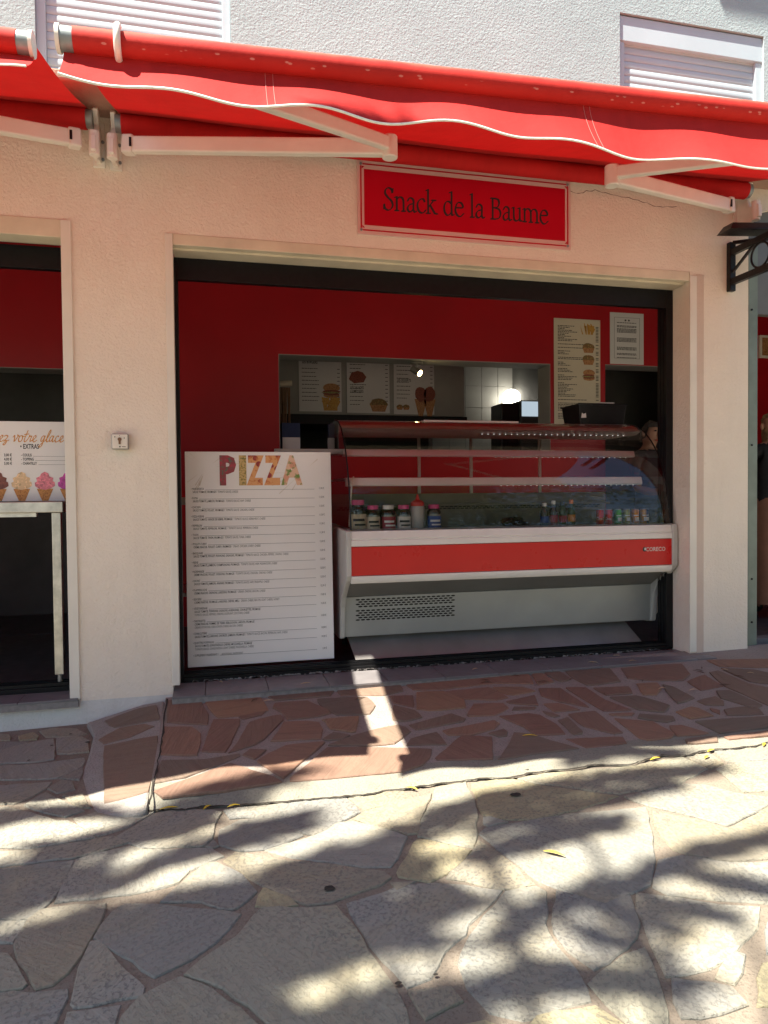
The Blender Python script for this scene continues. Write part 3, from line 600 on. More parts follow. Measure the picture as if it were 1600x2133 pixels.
# ================================================================== THE BUILDING
B = thing('shop_building', 'pink and white rendered building with wide shop openings and roller shutters above', 'building')
ZT = 8.2; YB = 0.26
w = MB()
w.box(-6, -3.2, 0, YB, -.45, 3.05)                                    # far left pier
w.box(-3.2, -.692, 0, YB, 2.49, 3.05)                                  # over the left opening
w.box(-.692, -.222, 0, YB, -.02, 3.05)                                  # pier between the openings
w.box(-.222, 3.0, 0, YB, 2.465, 3.05)                                   # over the wide opening
w.build('shop_wall', 'facade', B)
w = MB(); w.box(-3.2, -.692, .002, YB, -.5, -.004); w.box(-.692, -.222, 0.0, YB, -.5, -.02); w.build('wall_base', 'base', B)
w = MB(); w.box(3.0, 3.44, 0, YB, -.3, 3.05)
w.prismY([(3.44, 2.84), (3.62, 2.925), (3.9, 3.01), (4.3, 3.049), (4.3, 3.05), (3.44, 3.05)], 0, YB); w.box(5.3, 8, 0, YB, -.3, 3.05)
w.build('pier', 'facade', B)
# upper storey with two window holes
w = MB()
wins = [(-.845, .135, 3.12, 4.25), (2.50, 3.555, 3.10, 4.03)]
w.box(-6, wins[0][0], 0, YB, 3.05, ZT); w.box(wins[0][1], wins[1][0], 0, YB, 3.05, ZT); w.box(wins[1][1], 8, 0, YB, 3.05, ZT)
for a, b, z0, z1 in wins: w.box(a, b, 0, YB, 3.05, z0); w.box(a, b, 0, YB, z1, ZT)
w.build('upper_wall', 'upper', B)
w = MB(); w.box(-6, 3.7, -.33, -.0, 3.035, 3.085); w.build('ledge', plaster('brown_render', (.36, .23, .17), (.44, .29, .22), 60, .5), B, bevel=.01)  # ledge seen through the awning gap, deepened to block sun from wall and board
w = MB(); w.box(1.30, 2.05, -.50, .0, 6.74, 6.9); w.box(2.05, 8.0, -.54, .0, 6.64, 6.9); w.box(1.30, 8, -.54, -.50, 6.9, 7.8); w.build('balcony', 'upper', B)
w = MB(); w.box(-6.3, 8.3, -.15, 5.2, ZT, ZT+.2); w.build('roof', 'mortar', B)
w = MB(); w.box(-6, 8, 4.8, 5.0, -.5, ZT); w.box(-6, -5.8, YB, 4.8, -.5, ZT); w.box(7.8, 8, YB, 4.8, -.5, ZT); w.build('outer_wall', 'upper', B)
for a, b, z0, z1 in wins:
    fr = MB(); fr.box(a, a+.045, .022, .16, z0, z1-.16); fr.box(b-.045, b, .022, .16, z0, z1-.16)
    fr.box(a, b, .014, .2, z1-.16, z1-.008); fr.box(a, b, -.02, .2, z0-.03, z0)
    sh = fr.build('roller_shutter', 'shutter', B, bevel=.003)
    z = z0; me = None
    while z < z1-.16:
        if me is None:
            s = MB(); s.prismX([(.0475, .0005), (.0445, .005), (.0432, .014), (.043, .024), (.0436, .036), (.0455, .0425), (.06, .0425), (.06, .0005)], a+.046, b-.046)
            o = s.build('slat', 'shutter', sh, smooth=True); me = o.data
        else:
            o = bpy.data.objects.new('slat', me); COL.objects.link(o); o.parent = sh
        o.location.z = z; z += .0445
    bk = MB(); bk.box(a, b, .19, .25, z0, z1); bk.build('window_back', 'darkroom', B)
# soffit strip and small timber hole at the top right
w = MB(); w.box(3.43, 5.3, .10, .16, 2.25, 3.06); w.build('shutter_box', 'greysteel', B)
hp = [onY(x, y, -.004) for x, y in ((1545,378),(1600,362),(1640,352),(1640,372),(1600,380),(1575,390),(1565,386),(1556,378))]
w = MB(); w.prismY([(q[0], q[2]) for q in hp], -.006, .05); w.build('broken_plaster', 'brownhole', B)
crackp = [onY(x, y, -.002) for x, y in ((1190,399),(1205,404),(1222,398),(1240,396),(1262,402),(1285,408),(1310,412),(1340,420),(1362,428),(1380,432),(1410,430))]
mb = MB(); L = []
for q in jag([(p[0], p[2], 0) for p in crackp], 3, .004): wv = random.uniform(.0008, .003); L += [(q[0], -.0015, q[1]-wv), (q[0], -.0015, q[1]+wv)]
mb.add(L, [(2*i, 2*i+1, 2*i+3, 2*i+2) for i in range(len(L)//2-1)]); mb.build('wall_crack', plain('plaster_crack', (0.30, 0.20, 0.15), .9), B)
# guide rails and lintel of the wide opening
w = MB(); w.box(-.226, -.186, -.012, .06, .03, 2.462); w.build('guide_rail', 'rail', B, bevel=.003)
w = MB(); w.box(2.994, 3.045, -.010, -.001, .012, 2.44); w.build('guide_rail', 'rail', B, bevel=.003)
w = MB(); w.box(3.045, 3.10, -.004, -.0005, .005, 2.45); w.build('render_band', plaster('pink_band', (.60, .47, .39), (.68, .55, .46), 80, .4), B)
w = MB(); w.box(-.186, 2.994, -.004, .05, 2.405, 2.464); w.build('lintel_slot', 'trim', B, bevel=.003)
w = MB(); w.box(-.186, 2.994, .05, .30, 2.395, 2.462); w.build('lintel_soffit', 'trim', B)
w = MB(); w.box(-.692-.05, -.692, -.014, .1, -.01, 2.49); w.build('guide_rail', 'rail', B, bevel=.003)
w = MB(); w.box(-3.2, -.742, -.006, .12, 2.40, 2.492); w.build('lintel_slot', 'trim', B, bevel=.003)
# sliding-door frames: three tracks each, black
def frame(x0, x1, zt):
    f = MB()
    for k, y in enumerate((.17, .205, .24)):
        f.box(x0, x0+.05, y, y+.028, .0, zt-.001*k); f.box(x1-.05, x1, y, y+.028, .0, zt-.001*k); f.box(x0+.05, x1-.05, y, y+.028, zt-.12+.008*k, zt-.001*k)
    f.box(x0, x1, .268, .30, zt-.03, zt)
    o = f.build('door_frame', 'black', B, bevel=.002)
    t = MB(); t.box(x0+.05, x1-.05, .15, .30, .0, .026)
    for y in (.168, .205, .242): t.box(x0+.05, x1-.05, y, y+.008, .026, .044)
    t.build('door_track', 'black', B)
    r = MB()
    for y in (.188, .225): r.box(x0+.05, x1-.05, y, y+.004, .026, .036)
    r.build('track_rail', 'steel', B)
frame(-.222, 2.998, 2.394); frame(-3.1, -.70, 2.405)
w = MB()
for k in range(260):
    X = random.uniform(-.12, 2.9); r = random.uniform(.003, .008); w.add([(X-r*2, .149, .001), (X+r*2, .149, .001), (X+r, .149, r*1.4), (X-r, .149, r*1.7)], [(0, 1, 2, 3)])
w.build('silicone_bead', 'joint', B)['kind'] = 'stuff'
# sill tiles
def sill(x0, x1, y0, y1, step, off):
    s = MB(); s.box(x0, x1, y0+.004, y1, -.045, -.008); so_ = s.build('sill_slab', 'joint', B)
    x = x0
    while x < x1-.01:
        e = min(x1, (x0+off if x == x0 else x+step)); t = MB(); zt = random.uniform(0, .0012)
        t.box(x+.002, e-.002, y0, y1, -.012, zt); t.build('tile', 'tile', so_, bevel=.0015); x = e
sill(-.222, 3.10, -.135, .148, .335, .17); sill(-3.2, -.70, -.03, .148, .335, .20)
# interior shell
w = MB(); w.box(-5.8, 7.8, .301, 1.9, -.05, .01); w.box(-5.8, 7.8, 1.9, 4.8, -.05, .012); w.build('interior_floor', 'kfloor', B)
w = MB(); w.box(-5.8, 7.8, YB, 4.8, 2.98, 3.04); w.build('interior_ceiling', 'ceil', B)
w = MB(); w.box(-5.8, -3.2, .3, .34, 0, 2.98); w.box(-5.8, -5.7, .34, 1.9, 0, 2.98); w.build('side_wall', 'redwall', B)
w = MB(); w.box(5.3, 7.8, .3, .34, 0, 2.98); w.box(7.7, 7.8, .34, 1.9, 0, 2.98); w.build('side_wall', 'redwall', B)
PT = 2.22
w = MB(); Y0, Y1 = 1.9, 2.12
w.box(-5.7, -3.0, Y0, Y1, 0, 2.98); w.box(-3.0, -.95, Y0, Y1, 2.045, 2.98); w.box(-.95, .545, Y0, Y1, 0, 2.98)
w.box(.545, 2.98, Y0, Y1, PT, 2.98); w.box(.545, 2.98, Y0, Y1, 0, 1.40); w.box(2.98, 3.53, Y0, Y1, 0, 2.98); w.box(3.53, 4.25, Y0, Y1, 2.235, 2.98); w.box(4.25, 7.7, Y0, Y1, 0, 2.98)
w.build('red_wall', 'redwall', B)
w = MB(); w.box(.545, 2.98, 1.902, 2.14, PT-.006, PT); w.box(2.974, 2.98, 1.902, 2.14, 1.40, PT-.006); w.box(.545, .551, 1.902, 2.14, 1.40, PT-.006)
w.build('opening_lining', 'greywall', B)
w = MB(); w.box(3.53, 4.25, 1.902, 2.14, 2.229, 2.235); w.build('opening_lining', 'greywall', B)
w = MB(); w.box(-3.0, -.95, 1.902, 2.14, 2.039, 2.045); w.build('opening_lining', 'greywall', B)
w = MB(); w.box(.50, 3.0, 1.86, 2.2, 1.40, 1.44); w.build('serving_ledge', 'shelf', B, bevel=.004)
w = MB(); w.box(-5.7, 7.7, 4.3, 4.36, 0, 2.98); w.box(.38, .44, 2.14, 4.3, 0, 2.98); w.box(-2.0, .38, 2.9, 2.95, 0, 2.98); w.box(3.42, 3.48, 2.5, 4.3, 0, 2.98); w.box(3.48, 5, 2.7, 2.75, 0, 2.98); w.build('kitchen_wall', 'darkroom', B)
kt = MB(); kt.box(2.4, 3.41, 3.74, 3.76, .9, 2.9); kt.build('tiled_backing', 'joint', B)
for i in range(5):
    for j in range(6):
        t = MB(); t.box(2.44+.2*i, 2.436+.2*(i+1), 3.728, 3.739, 1.3+.25*j, 1.296+.25*(j+1)); t.build('wall_tile', 'greywall', B, bevel=.002)

M['seam'] = plain('red_thread', (0.55, 0.16, 0.14), .8)
# ================================================================== AWNINGS
def awning(label, x0, x1, zr, ybar, zbar, slope, drop0, dropk, arms, endcap_left):
    A = thing('awning', label, 'awning')
    zb = lambda X: zbar+slope*(X-x0)
    nx = int((x1-x0)/.06)
    c = MB(); rows = 14; V = []
    for i in range(nx+1):
        X = x0+.02+(x1-x0-.04)*i/nx
        for k in range(rows+1):
            t = k/rows; Y = -.115+(ybar+.115)*t; Z = (zr+.052)*(1-t)+(zb(X)+.036)*t-.03*math.sin(math.pi*t)-.004*math.sin(X*5+t*3)
            V.append((X, Y, Z))
    c.add(V, [(i*(rows+1)+k, i*(rows+1)+k+1, (i+1)*(rows+1)+k+1, (i+1)*(rows+1)+k) for i in range(nx) for k in range(rows)])
    cp = c.build('canopy', 'fabric', A, smooth=True)
    r = MB(); r.tube([(x0+.03, -.12, zr), (x1-.03, -.12, zr)], .052, 20); r.build('fabric_roll', 'fabricroll', A, smooth='auto')
    for e, X in ((1, x0), (-1, x1)):
        g = MB(); g.tube([(X+.0*e, -.12, zr), (X+.032*e, -.12, zr)], .044, 18); g.build('roll_end', 'greycap', A, smooth='auto')
        b = MB(); Xb = X-.012*e
        b.prismX([(-.005, zr+.03), (-.10, zr+.075), (-.13, zr+.05), (-.09, zr-.01), (-.12, zr-.10), (-.20, zr-.11), (-.205, zr-.185), (-.13, zr-.20), (-.005, zr-.17)], Xb-.012, Xb+.012)
        b.box(Xb-.03, Xb+.03, -.012, .0, zr-.19, zr+.04); b.tube([(Xb, -.165, zr-.20), (Xb, -.165, zr-.08)], .026, 12)
        bk = b.build('wall_bracket', 'arm', A, bevel=.004)
        for zz in (zr-.06, zr-.15): q = MB(); q.tube([(Xb+.02, -.012, zz), (Xb+.02, -.02, zz)], .008, 8); q.build('bolt', 'greycap', bk)
    # front bar wrapped in cloth
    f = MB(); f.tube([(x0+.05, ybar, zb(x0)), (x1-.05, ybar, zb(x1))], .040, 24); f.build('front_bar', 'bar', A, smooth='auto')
    X = x0 if endcap_left else x1; e = 1 if endcap_left else -1
    g = MB(); g.tube([(X+.012*e, ybar, zb(X)), (X+.05*e, ybar, zb(X))], .038, 24); g.build('bar_end', 'greycap', A, smooth='auto')
    g = MB(); g.tube([(X, ybar, zb(X)), (X+.012*e, ybar, zb(X))], .042, 24); g.build('end_cap', 'arm', A, smooth='auto')
    # valance, blown slightly outwards, piped in white
    nv = int((x1-x0)/.025); R = 9; V = []; edge = []
    for i in range(nv+1):
        X = x0+.02+(x1-x0-.02)*i/nv; w_ = math.sin(2*math.pi*X/.47+.6); D = drop0+dropk*(X-x0)+.012*w_*(.7+.5*math.sin(X*1.7+.4))+.010*math.sin(X*4.3+1.0)
        fold = .5+.5*math.sin(2*math.pi*X/.47+2.1)+.35*math.sin(X*7.3)
        for k in range(R+1):
            t = k/R; V.append((X, ybar+.004-(.085+.03*fold)*t**1.45, zb(X)-.030-D*t))
        edge.append(V[-1])
    v = MB(); v.add(V, [(i*(R+1)+k, i*(R+1)+k+1, (i+1)*(R+1)+k+1, (i+1)*(R+1)+k) for i in range(nv) for k in range(R)])
    vo = v.build('valance', 'fabric', A, smooth=True)
    p = MB(); p.tube(edge, .0042, 6); p.build('piping', 'trimwhite', vo, smooth=True)
    for XS in np.arange(x0+.62, x1, 1.18):                  # pairs of seams in the cloth
        for d in (0, .022):
            sm = MB(); i = min(nv, int(round((XS+d-x0)/(x1-x0)*nv)))
            for k in range(R): a, b = np.array(V[i*(R+1)+k]), np.array(V[i*(R+1)+k+1]); sm.bar(a+[d*.0, -.0015, 0], b+[0, -.0015, 0], .0016, .0008, (0, 1, .1))
            sm.build('seam', M['seam'], vo)
    for S_, E_, F_ in arms:
        u = MB(); u.bar(S_, E_, .045, .078); uo = u.build('arm', 'arm', A, bevel=.008)
        d = np.array(E_)-np.array(S_); d = d/np.linalg.norm(d)
        l = MB(); l.bar(np.array(S_)-d*.01, np.array(S_)+d*.05, .06, .092); l.build('shoulder', 'arm', A, bevel=.01)
        E2 = np.array(E_)+np.array([0, 0, .018]); u = MB(); u.bar(E2, F_, .04, .062); u.build('arm', 'arm', A, bevel=.008)
        j = MB(); j.tube([np.array(E_)+[0, 0, -.05], np.array(E_)+[0, 0, .055]], .037, 16); jo = j.build('elbow', 'arm', A, smooth='auto', bevel=.006)
        q = MB(); q.bar(np.array(E_)+d*.02+[0, -.03, -.01], np.array(E_)+d*.02+[0, -.03, .04], .012, .02); q.build('elbow_slot', 'black', jo)
        q = MB(); q.bar(np.array(S_)+d*.03+[0, -.031, -.02], np.array(S_)+d*.03+[0, -.031, .025], .012, .006, (0, 1, 0)); q.build('shoulder_slot', 'black', jo)
    return A
EL = onY(812, 308, -.70); ER = onY(1275, 368, -.70)
AW = awning('wide red cloth awning with wavy white-piped valance over the display counter', -.452, 3.34, 2.957, -1.57, 2.488, .026, .135, .040,
   [((-.40, -.17, 2.83), tuple(EL), (-.12, -1.53, 2.46)), ((3.16, -.17, 2.83), tuple(ER), (2.80, -1.53, 2.545))], True)
hk = MB(); hp_ = onY(245, 90, -1.60)
hk.tube([(hp_[0], -1.57+.050*math.cos(a), 2.496+.050*math.sin(a)) for a in np.linspace(1.75, 4.9, 12)], .011, 10); hk.build('clip', 'arm', AW, smooth=True)
awning('red cloth awning over the ice cream window beside the wide one', -4.3, -.560, 2.965, -1.37, 2.575-.0, .0, .12, .0,
   [((-.62, -.17, 2.835), (-1.95, -.62, 2.74), (-.95, -1.34, 2.56))], False)

# ================================================================== SIGN ON THE WALL
SG = thing('shop_sign', 'red sign reading Snack de la Baume with double pink border on the wall', 'sign')
SG.location = (.826, 0, 2.537); W_, H_ = 1.328, .419
p = MB(); p.box(0, W_, -.012, -.002, 0, H_); p.build('panel', 'signpink', SG, bevel=.002)
p = MB(); p.box(.038, W_-.038, -.0135, -.011, .052, H_-.052); p.build('red_field', 'signred', SG)
p = MB(); t = .0075
for x0, x1, z0, z1 in ((.03, W_-.03, .020, .020+t), (.03, W_-.03, H_-.020-t, H_-.020), (.016, .016+t*1.1, .034, H_-.034), (W_-.016-t*1.1, W_-.016, .034, H_-.034)): p.box(x0, x1, -.0135, -.011, z0, z1)
p.build('border_line', 'signred', SG)
p = MB()
for cx, cz, sx_, sz_ in ((.026, .036, 1, 1), (W_-.026, .036, -1, 1), (.026, H_-.036, 1, -1), (W_-.026, H_-.036, -1, -1)): p.add([(cx, -.0138, cz), (cx+.016*sx_, -.0138, cz), (cx, -.0138, cz+.016*sz_)], [(0, 1, 2)])
p.build('corner_mark', 'signred', SG)
for cx in (.020, W_-.020):
    for cz in (.024, H_-.024): q = MB(); q.tube([(cx, -.012, cz), (cx, -.017, cz)], .0075, 10); q.build('screw', 'greycap', SG)
lettering('ink', SG, 'Snack de la Baume', SERIF, .150, .148, .184, (.043, .018, .45), -.0142, width=1.03)

# ------------------------------------------------------------------ key switch
K = thing('key_switch', 'small white square key switch box on the pink pier', 'switch'); K.location = (-.509, 0, 1.305)
p = MB(); p.box(0, .084, -.045, 0, 0, .082); p.build('housing', 'galv', K, bevel=.006)
p = MB(); p.box(.004, .080, -.048, -.044, .004, .078); p.build('face_plate', 'rail', K, bevel=.003)
p = MB(); p.tube([(.041, -.047, .052), (.041, -.053, .052)], .0095, 14); p.box(.036, .046, -.0525, -.047, .026, .046); p.build('lock_cylinder', 'wood', K)
p = MB(); p.blob([(-.003, .004), (.003, .004), (0, -.004)], -.0485, (.018, .063)); p.blob([(-.003, -.004), (.003, -.004), (0, .004)], -.0485, (.064, .060)); p.box(.0405, .0425, -.0486, -.047, .068, .073)
p.blob(ell(.004, .004, 10), -.0485, (.042, .013)); p.box(.052, .071, -.0486, -.047, .0115, .0145); p.build('marking', 'ink', K)

# ================================================================== PIZZA BOARD
def pizzamat(name, a, b, c, scale):
    m_, n_, o_ = nodes(name); co = coord(n_)
    v = n_.nodes.new('ShaderNodeTexVoronoi'); v.inputs['Scale'].default_value = scale; n_.links.new(co, v.inputs['Vector'])
    d = ramp(n_, v.outputs[0], [(0.0, a), (0.34, a), (0.40, b), (1.0, b)])
    col = mixc(n_, d, c, ramp(n_, noise(n_, co, scale*1.6, 4), [(.52, (0, 0, 0)), (.62, (1, 1, 1))]))
    princ(n_, o_, col, .5); return m_
M['pz1'] = pizzamat('salami_print', (.42, .05, .07), (.30, .05, .06), (.12, .14, .10), 30)
M['pz2'] = pizzamat('herb_print', (.45, .30, .08), (.60, .42, .16), (.16, .17, .04), 60)
M['pz3'] = pizzamat('pepperoni_print', (.30, .03, .03), (.72, .36, .14), (.60, .20, .06), 22)
M['pz4'] = pizzamat('pepper_print', (.70, .34, .22), (.75, .50, .34), (.16, .26, .05), 18)
PB = thing('menu_board', 'tall white pizza menu board standing behind the sliding door track', 'menu board')
PB.location = (-.155, .318, .046); PB.rotation_euler = (-math.radians(2.2), 0, 0)
bw, bh = .872, 1.275
p = MB(); p.box(0, bw, 0, .012, 0, bh); p.build('panel', 'white', PB, bevel=.002)
cols = ['pz1', 'pz2', 'pz3', 'pz3', 'pz4']; px = .197
for ch, mt, wd_ in zip('PIZZA', cols, (.100, .048, .092, .092, .118)):
    p = MB(); put_text(p, ch, px, bh-.190, .160, 1, -.0015, .055, fit=wd_); p.build('heading_letter', mt, PB); px += wd_+.012
MENU = [('MARGHERITA', 'SAUCE TOMATE, FROMAGE /', 'TOMATO SAUCE, CHEESE', '11,00 €'), ('ROMA', 'SAUCE TOMATE, JAMBON, FROMAGE /', 'TOMATO SAUCE, HAM, CHEESE', '11,50 €'),
 ('CHICKEN', 'SAUCE TOMATE, POULET, FROMAGE /', 'TOMATO SAUCE, CHICKEN, CHEESE', '11,50 €'), ('PIZZA KEBAB', 'SAUCE TOMATE, VIANDE DE KEBAB, FROMAGE /', 'TOMATO SAUCE, KEBAB MEAT, CHEESE', '11,50 €'),
 ('PEPPERONI', 'SAUCE TOMATE, PEPPERONI, FROMAGE /', 'TOMATO SAUCE, PEPPERONI, CHEESE', '11,50 €'), ('THON', 'SAUCE TOMATE, THON, FROMAGE /', 'TOMATO SAUCE, TUNA, CHEESE', '11,50 €'),
 ('POULET-CURRY', 'CRÈME FRAÎCHE, POULET, CURRY, FROMAGE /', 'CREAM, CHICKEN, CURRY, CHEESE', '12,00 €'), ('BASQUAISE', 'SAUCE TOMATE, POULET, POIVRONS, OIGNONS, FROMAGE /', 'TOMATO SAUCE, CHICKEN, PEPPERS, ONIONS, CHEESE', '12,50 €'),
 ('REINE', 'SAUCE TOMATE, JAMBON, CHAMPIGNONS, FROMAGE /', 'TOMATO SAUCE, HAM, MUSHROOMS, CHEESE', '12,50 €'), ('NORMANDE', 'CRÈME FRAÎCHE, POULET, OIGNONS, FROMAGE /', 'TOMATO SAUCE, CHICKEN, ONIONS, CHEESE', '12,50 €'),
 ('HAWAÏ', 'SAUCE TOMATE, JAMBON, ANANAS, FROMAGE /', 'TOMATO SAUCE, HAM, PINEAPPLE, CHEESE', '12,50 €'), ('FLAMMEKÜCHE', 'CRÈME FRAÎCHE, OIGNONS, LARDONS, FROMAGE /', 'CREAM, ONIONS, BACON, CHEESE', '12,50 €'),
 ('BERGÈRE', 'CRÈME FRAÎCHE, FROMAGE, LARDONS, CHÈVRE, MIEL /', 'CREAM, CHEESE, BACON, GOAT CHEESE, HONEY', '13,00 €'), ('VÉGÉTARIENNE', 'SAUCE TOMATE, POIVRONS, OIGNONS, AUBERGINES, COURGETTES, FROMAGE', '*TOMATO SAUCE, PEPPERS, ONIONS, EGGPLANT, ZUCCHINI, CHEESE', '13,00 €'),
 ('TARTIFLETTE', 'CRÈME FRAÎCHE, POMMES DE TERRE, REBLOCHON, LARDON, FROMAGE', '*CREAM, POTATOES, REBLOCHON CHEESE, BACON, CHEESE', '14,00 €'), ('CHARCUTIÈRE', 'SAUCE TOMATE, LARDONS, CHORIZO, JAMBON, FROMAGE /', 'TOMATO SAUCE, BACON, PEPPERONI, HAM, CHEESE', '14,00 €'),
 ('QUATTRO FORMAGGI', 'SAUCE TOMATE, GORGONZALO, CHÈVRE, MOZZARELLA, FROMAGE', '*TOMATO SAUCE, GORGONZOLA, GOAT CHEESE, MOZZARELLA, CHEESE', '14,00 €'), ('SUPPLÉMENT INGRÉDIENT /', '', '', '1,00 €')]
tx = MB(); tg = MB(); z = bh-.228
for nm, fr_, en, pr in MENU:
    w0 = put_text(tx, '• '+nm, .032, z, .0125, .62, -.0012, .0)
    tg.box(.04+w0, bw-.105, -.0012, -.0004, z-.001, z+.0006); put_text(tx, pr, bw-.045, z, .012, .62, -.0012, .0, 'r')
    if fr_:
        w1 = put_text(tx, fr_, .042, z-.0185, .0125, .60, -.0012, .004, skew=.15)
        if en[0] == '*': put_text(tg, en[1:], .042, z-.0375, .0125, .58, -.0012, .0, skew=.15); z -= .0195
        else: put_text(tg, en, .048+w1, z-.0185, .0125, .58, -.0012, .0, skew=.15)
    else: put_text(tg, 'ADDITIONAL INGREDIENT', .05+w0, z, .0125, .58, -.0012, 0, skew=.15)
    z -= .0545
tx.build('menu_text', 'ink', PB)['kind'] = 'stuff'; tg.build('menu_text', 'inkgrey', PB)['kind'] = 'stuff'
p = MB()
for k in range(34):
    a = math.radians(100+random.uniform(-90, 175)); cx, cz = (.12, bh-.10) if k % 2 else (.70, bh-.12); L0, L1 = random.uniform(.03, .06), random.uniform(.12, .24)
    q0, q1 = (cx+L0*math.cos(a), cz+L0*math.sin(a)*.8), (cx+L1*math.cos(a), cz+L1*math.sin(a)*.8)
    if all(.01 < q[0] < bw-.01 and bh-.5 < q[1] < bh-.01 for q in (q0, q1)): p.add([(q0[0], -.0006, q0[1]), (q1[0]+.003, -.0006, q1[1]), (q1[0]-.003, -.0006, q1[1]+.003)], [(0, 1, 2)])
p.build('palm_motif', plain('pale_motif', (.70, .66, .58), .5), PB)['kind'] = 'stuff'

# ================================================================== ICE CREAM BOARD, STEEL TABLES
IB = thing('menu_board', 'white ice cream price board with cones standing on the steel table', 'menu board')
a_ = onY(0, 877, .27); b_ = onY(151, 1043, .27); IB.location = (b_[0]-1.19, .27, b_[2]); iw, ih = 1.19, a_[2]-b_[2]
p = MB(); p.box(0, iw, 0, .010, 0, ih); p.build('panel', 'white', IB, bevel=.0015)
orange = plain('orange_ink', (.70, .30, .05), .5)
lettering(orange, IB, 'ez votre glace !', SCRIPT, iw-.372, ih-.112, .086, (.034, .024, .6), -.0015, .30, width=.362)
p = MB(); put_text(p, '• EXTRAS', iw-.262, ih-.150, .026, .62, -.0012, .015)
for k, (nm, pr) in enumerate((('- COULIS', '3,00 €'), ('- TOPPING', '4,00 €'), ('- CHANTILLY', '5,00 €'))):
    zz = ih-.192-.023*k; w0 = put_text(p, nm, iw-.258, zz, .015, .62, -.0012, .012); put_text(p, pr, iw-.305, zz, .015, .7, -.0012, .012, 'r'); put_text(p, '0', iw-.012, zz, .015, .62, -.0012, .012)
    p.box(iw-.25+w0, iw-.02, -.0012, -.0004, zz, zz+.001); p.box(iw-.50, iw-.37, -.0012, -.0004, zz, zz+.001)
p.build('menu_text', 'ink', IB)['kind'] = 'stuff'
waf = pizzamat('waffle_print', (.50, .20, .04), (.62, .28, .07), (.36, .13, .03), 70)
scoops = [('chocolate', (.20, .06, .04)), ('vanilla', (.74, .52, .30)), ('strawberry', (.72, .22, .27)), ('berry', (.55, .07, .36))]
for k in range(8):
    cx = iw-.022-.118*k; nm, c_ = scoops[(3-k) % 4]
    p = MB(); p.add([(cx-.042, -.0012, .068), (cx+.042, -.0012, .068), (cx+.016, -.0012, .002), (cx-.016, -.0012, .002)], [(3, 2, 1, 0)]); p.build('cone_print', waf, IB)
    mt = pizzamat(nm+'_print', tuple(x*.75 for x in c_), c_, tuple(min(1, x*1.35) for x in c_), 40) if k < 4 else bpy.data.materials[nm+'_print']
    p = MB(); p.blob([(-.050, .0), (-.030, -.014), (0, -.020), (.030, -.012), (.052, .002), (.050, .022), (.040, .028), (.044, .046), (.024, .054), (.018, .072), (0, .080), (-.018, .070), (-.026, .054), (-.044, .046), (-.040, .026), (-.052, .020)], -.0018, (cx, .082)); p.build('scoop_print', mt, IB)
ST = thing('steel_table', 'stainless steel table carrying the ice cream board in the left opening', 'table')
tz = b_[2]; p = MB(); p.box(-2.3, b_[0]-.03, .16, .75, tz-.062, tz-.003); p.build('table_top', 'steel', ST, bevel=.004)
p = MB(); p.box(-2.25, b_[0]-.17, .19, .23, tz-.085, tz-.063); p.build('apron', 'steel', ST)
lx = onY(121, 1200, .20)[0]
for X in (lx, -2.2):
    for Y in (.20, .68):
        p = MB(); p.box(X-.023, X+.023, Y-.02, Y+.02, .085, tz-.063); l = p.build('leg', 'steel', ST, bevel=.003)
        p = MB(); p.tube([(X, Y, .0105 if Y > .3 else .0445), (X, Y, .085)], .013, 10); p.build('foot', 'galv', l)
S2 = thing('steel_table', 'second steel table half hidden behind the pink pier', 'table')
p = MB(); p.box(-.80, .30, .78, 1.3, 1.0, 1.05); p.build('table_top', 'steel', S2, bevel=.004)
for X in (-.77, .26):
    for Y in (.82, 1.26): p = MB(); p.box(X-.02, X+.02, Y-.02, Y+.02, .0105, 1.0); p.build('leg', 'steel', S2)
p = MB(); p.box(-.74, .24, .80, 1.28, .40, .425); p.build('shelf', 'steel', S2)

# ================================================================== DISPLAY CASE
D = thing('display_case', 'refrigerated counter with curved glass, red front band and vent slots', 'display case')
X0, X1, YF = .79, 2.95, .114
GL = [(.125, .845), (.138, .95), (.165, 1.09), (.205, 1.20), (.262, 1.31), (.335, 1.40), (.42, 1.475), (.52, 1.525), (.64, 1.548)]
def ends(x0, x1):
    e = MB(); e.prismX([(YF-.004, .842), (YF-.010, .80), (YF-.010, .575), (YF+.01, .545), (.27, .43), (.315, .36), (.345, .16), (.40, .15), (.98, .15), (.98, .86), (.40, .85)], x0, x1)
    return e.build('end_panel', 'caseend', D, bevel=.008)
ends(X0-.03, X0+.002); ends(X1-.002, X1+.04)
b = MB(); b.prismX([(.135, .78), (.135, .58), (.36, .43), (.375, .17), (.96, .17), (.96, .78)], X0, X1); b.build('body', 'casegrey', D)
b = MB(); b.prismX([(.150, .545), (.342, .420), (.35, .43), (.155, .56)], X0+.002, X1-.002); b.build('under_panel', 'caseunder', D)
b = MB(); b.prismX([(.343, .418), (.358, .165), (.375, .165), (.36, .418)], X0+.002, X1-.002); b.build('lower_panel', 'casegrey', D, bevel=.003)
b = MB(); b.box(X0, X1, YF, .16, .575, .745); b.build('red_band', 'casered', D)
b = MB(); b.prismX([(YF-.004, .748), (YF-.004, .782), (YF+.004, .788), (YF-.002, .792), (YF+.012, .838), (.24, .845), (.24, .748)], X0, X1); b.build('front_sill', 'casewhite', D, smooth='auto', bevel=.003)
b = MB(); b.prismX([(YF-.004, .572), (YF-.006, .548), (YF+.008, .526), (.155, .53), (.16, .572)], X0, X1); b.build('lower_trim', 'casewhite', D, smooth='auto', bevel=.003)
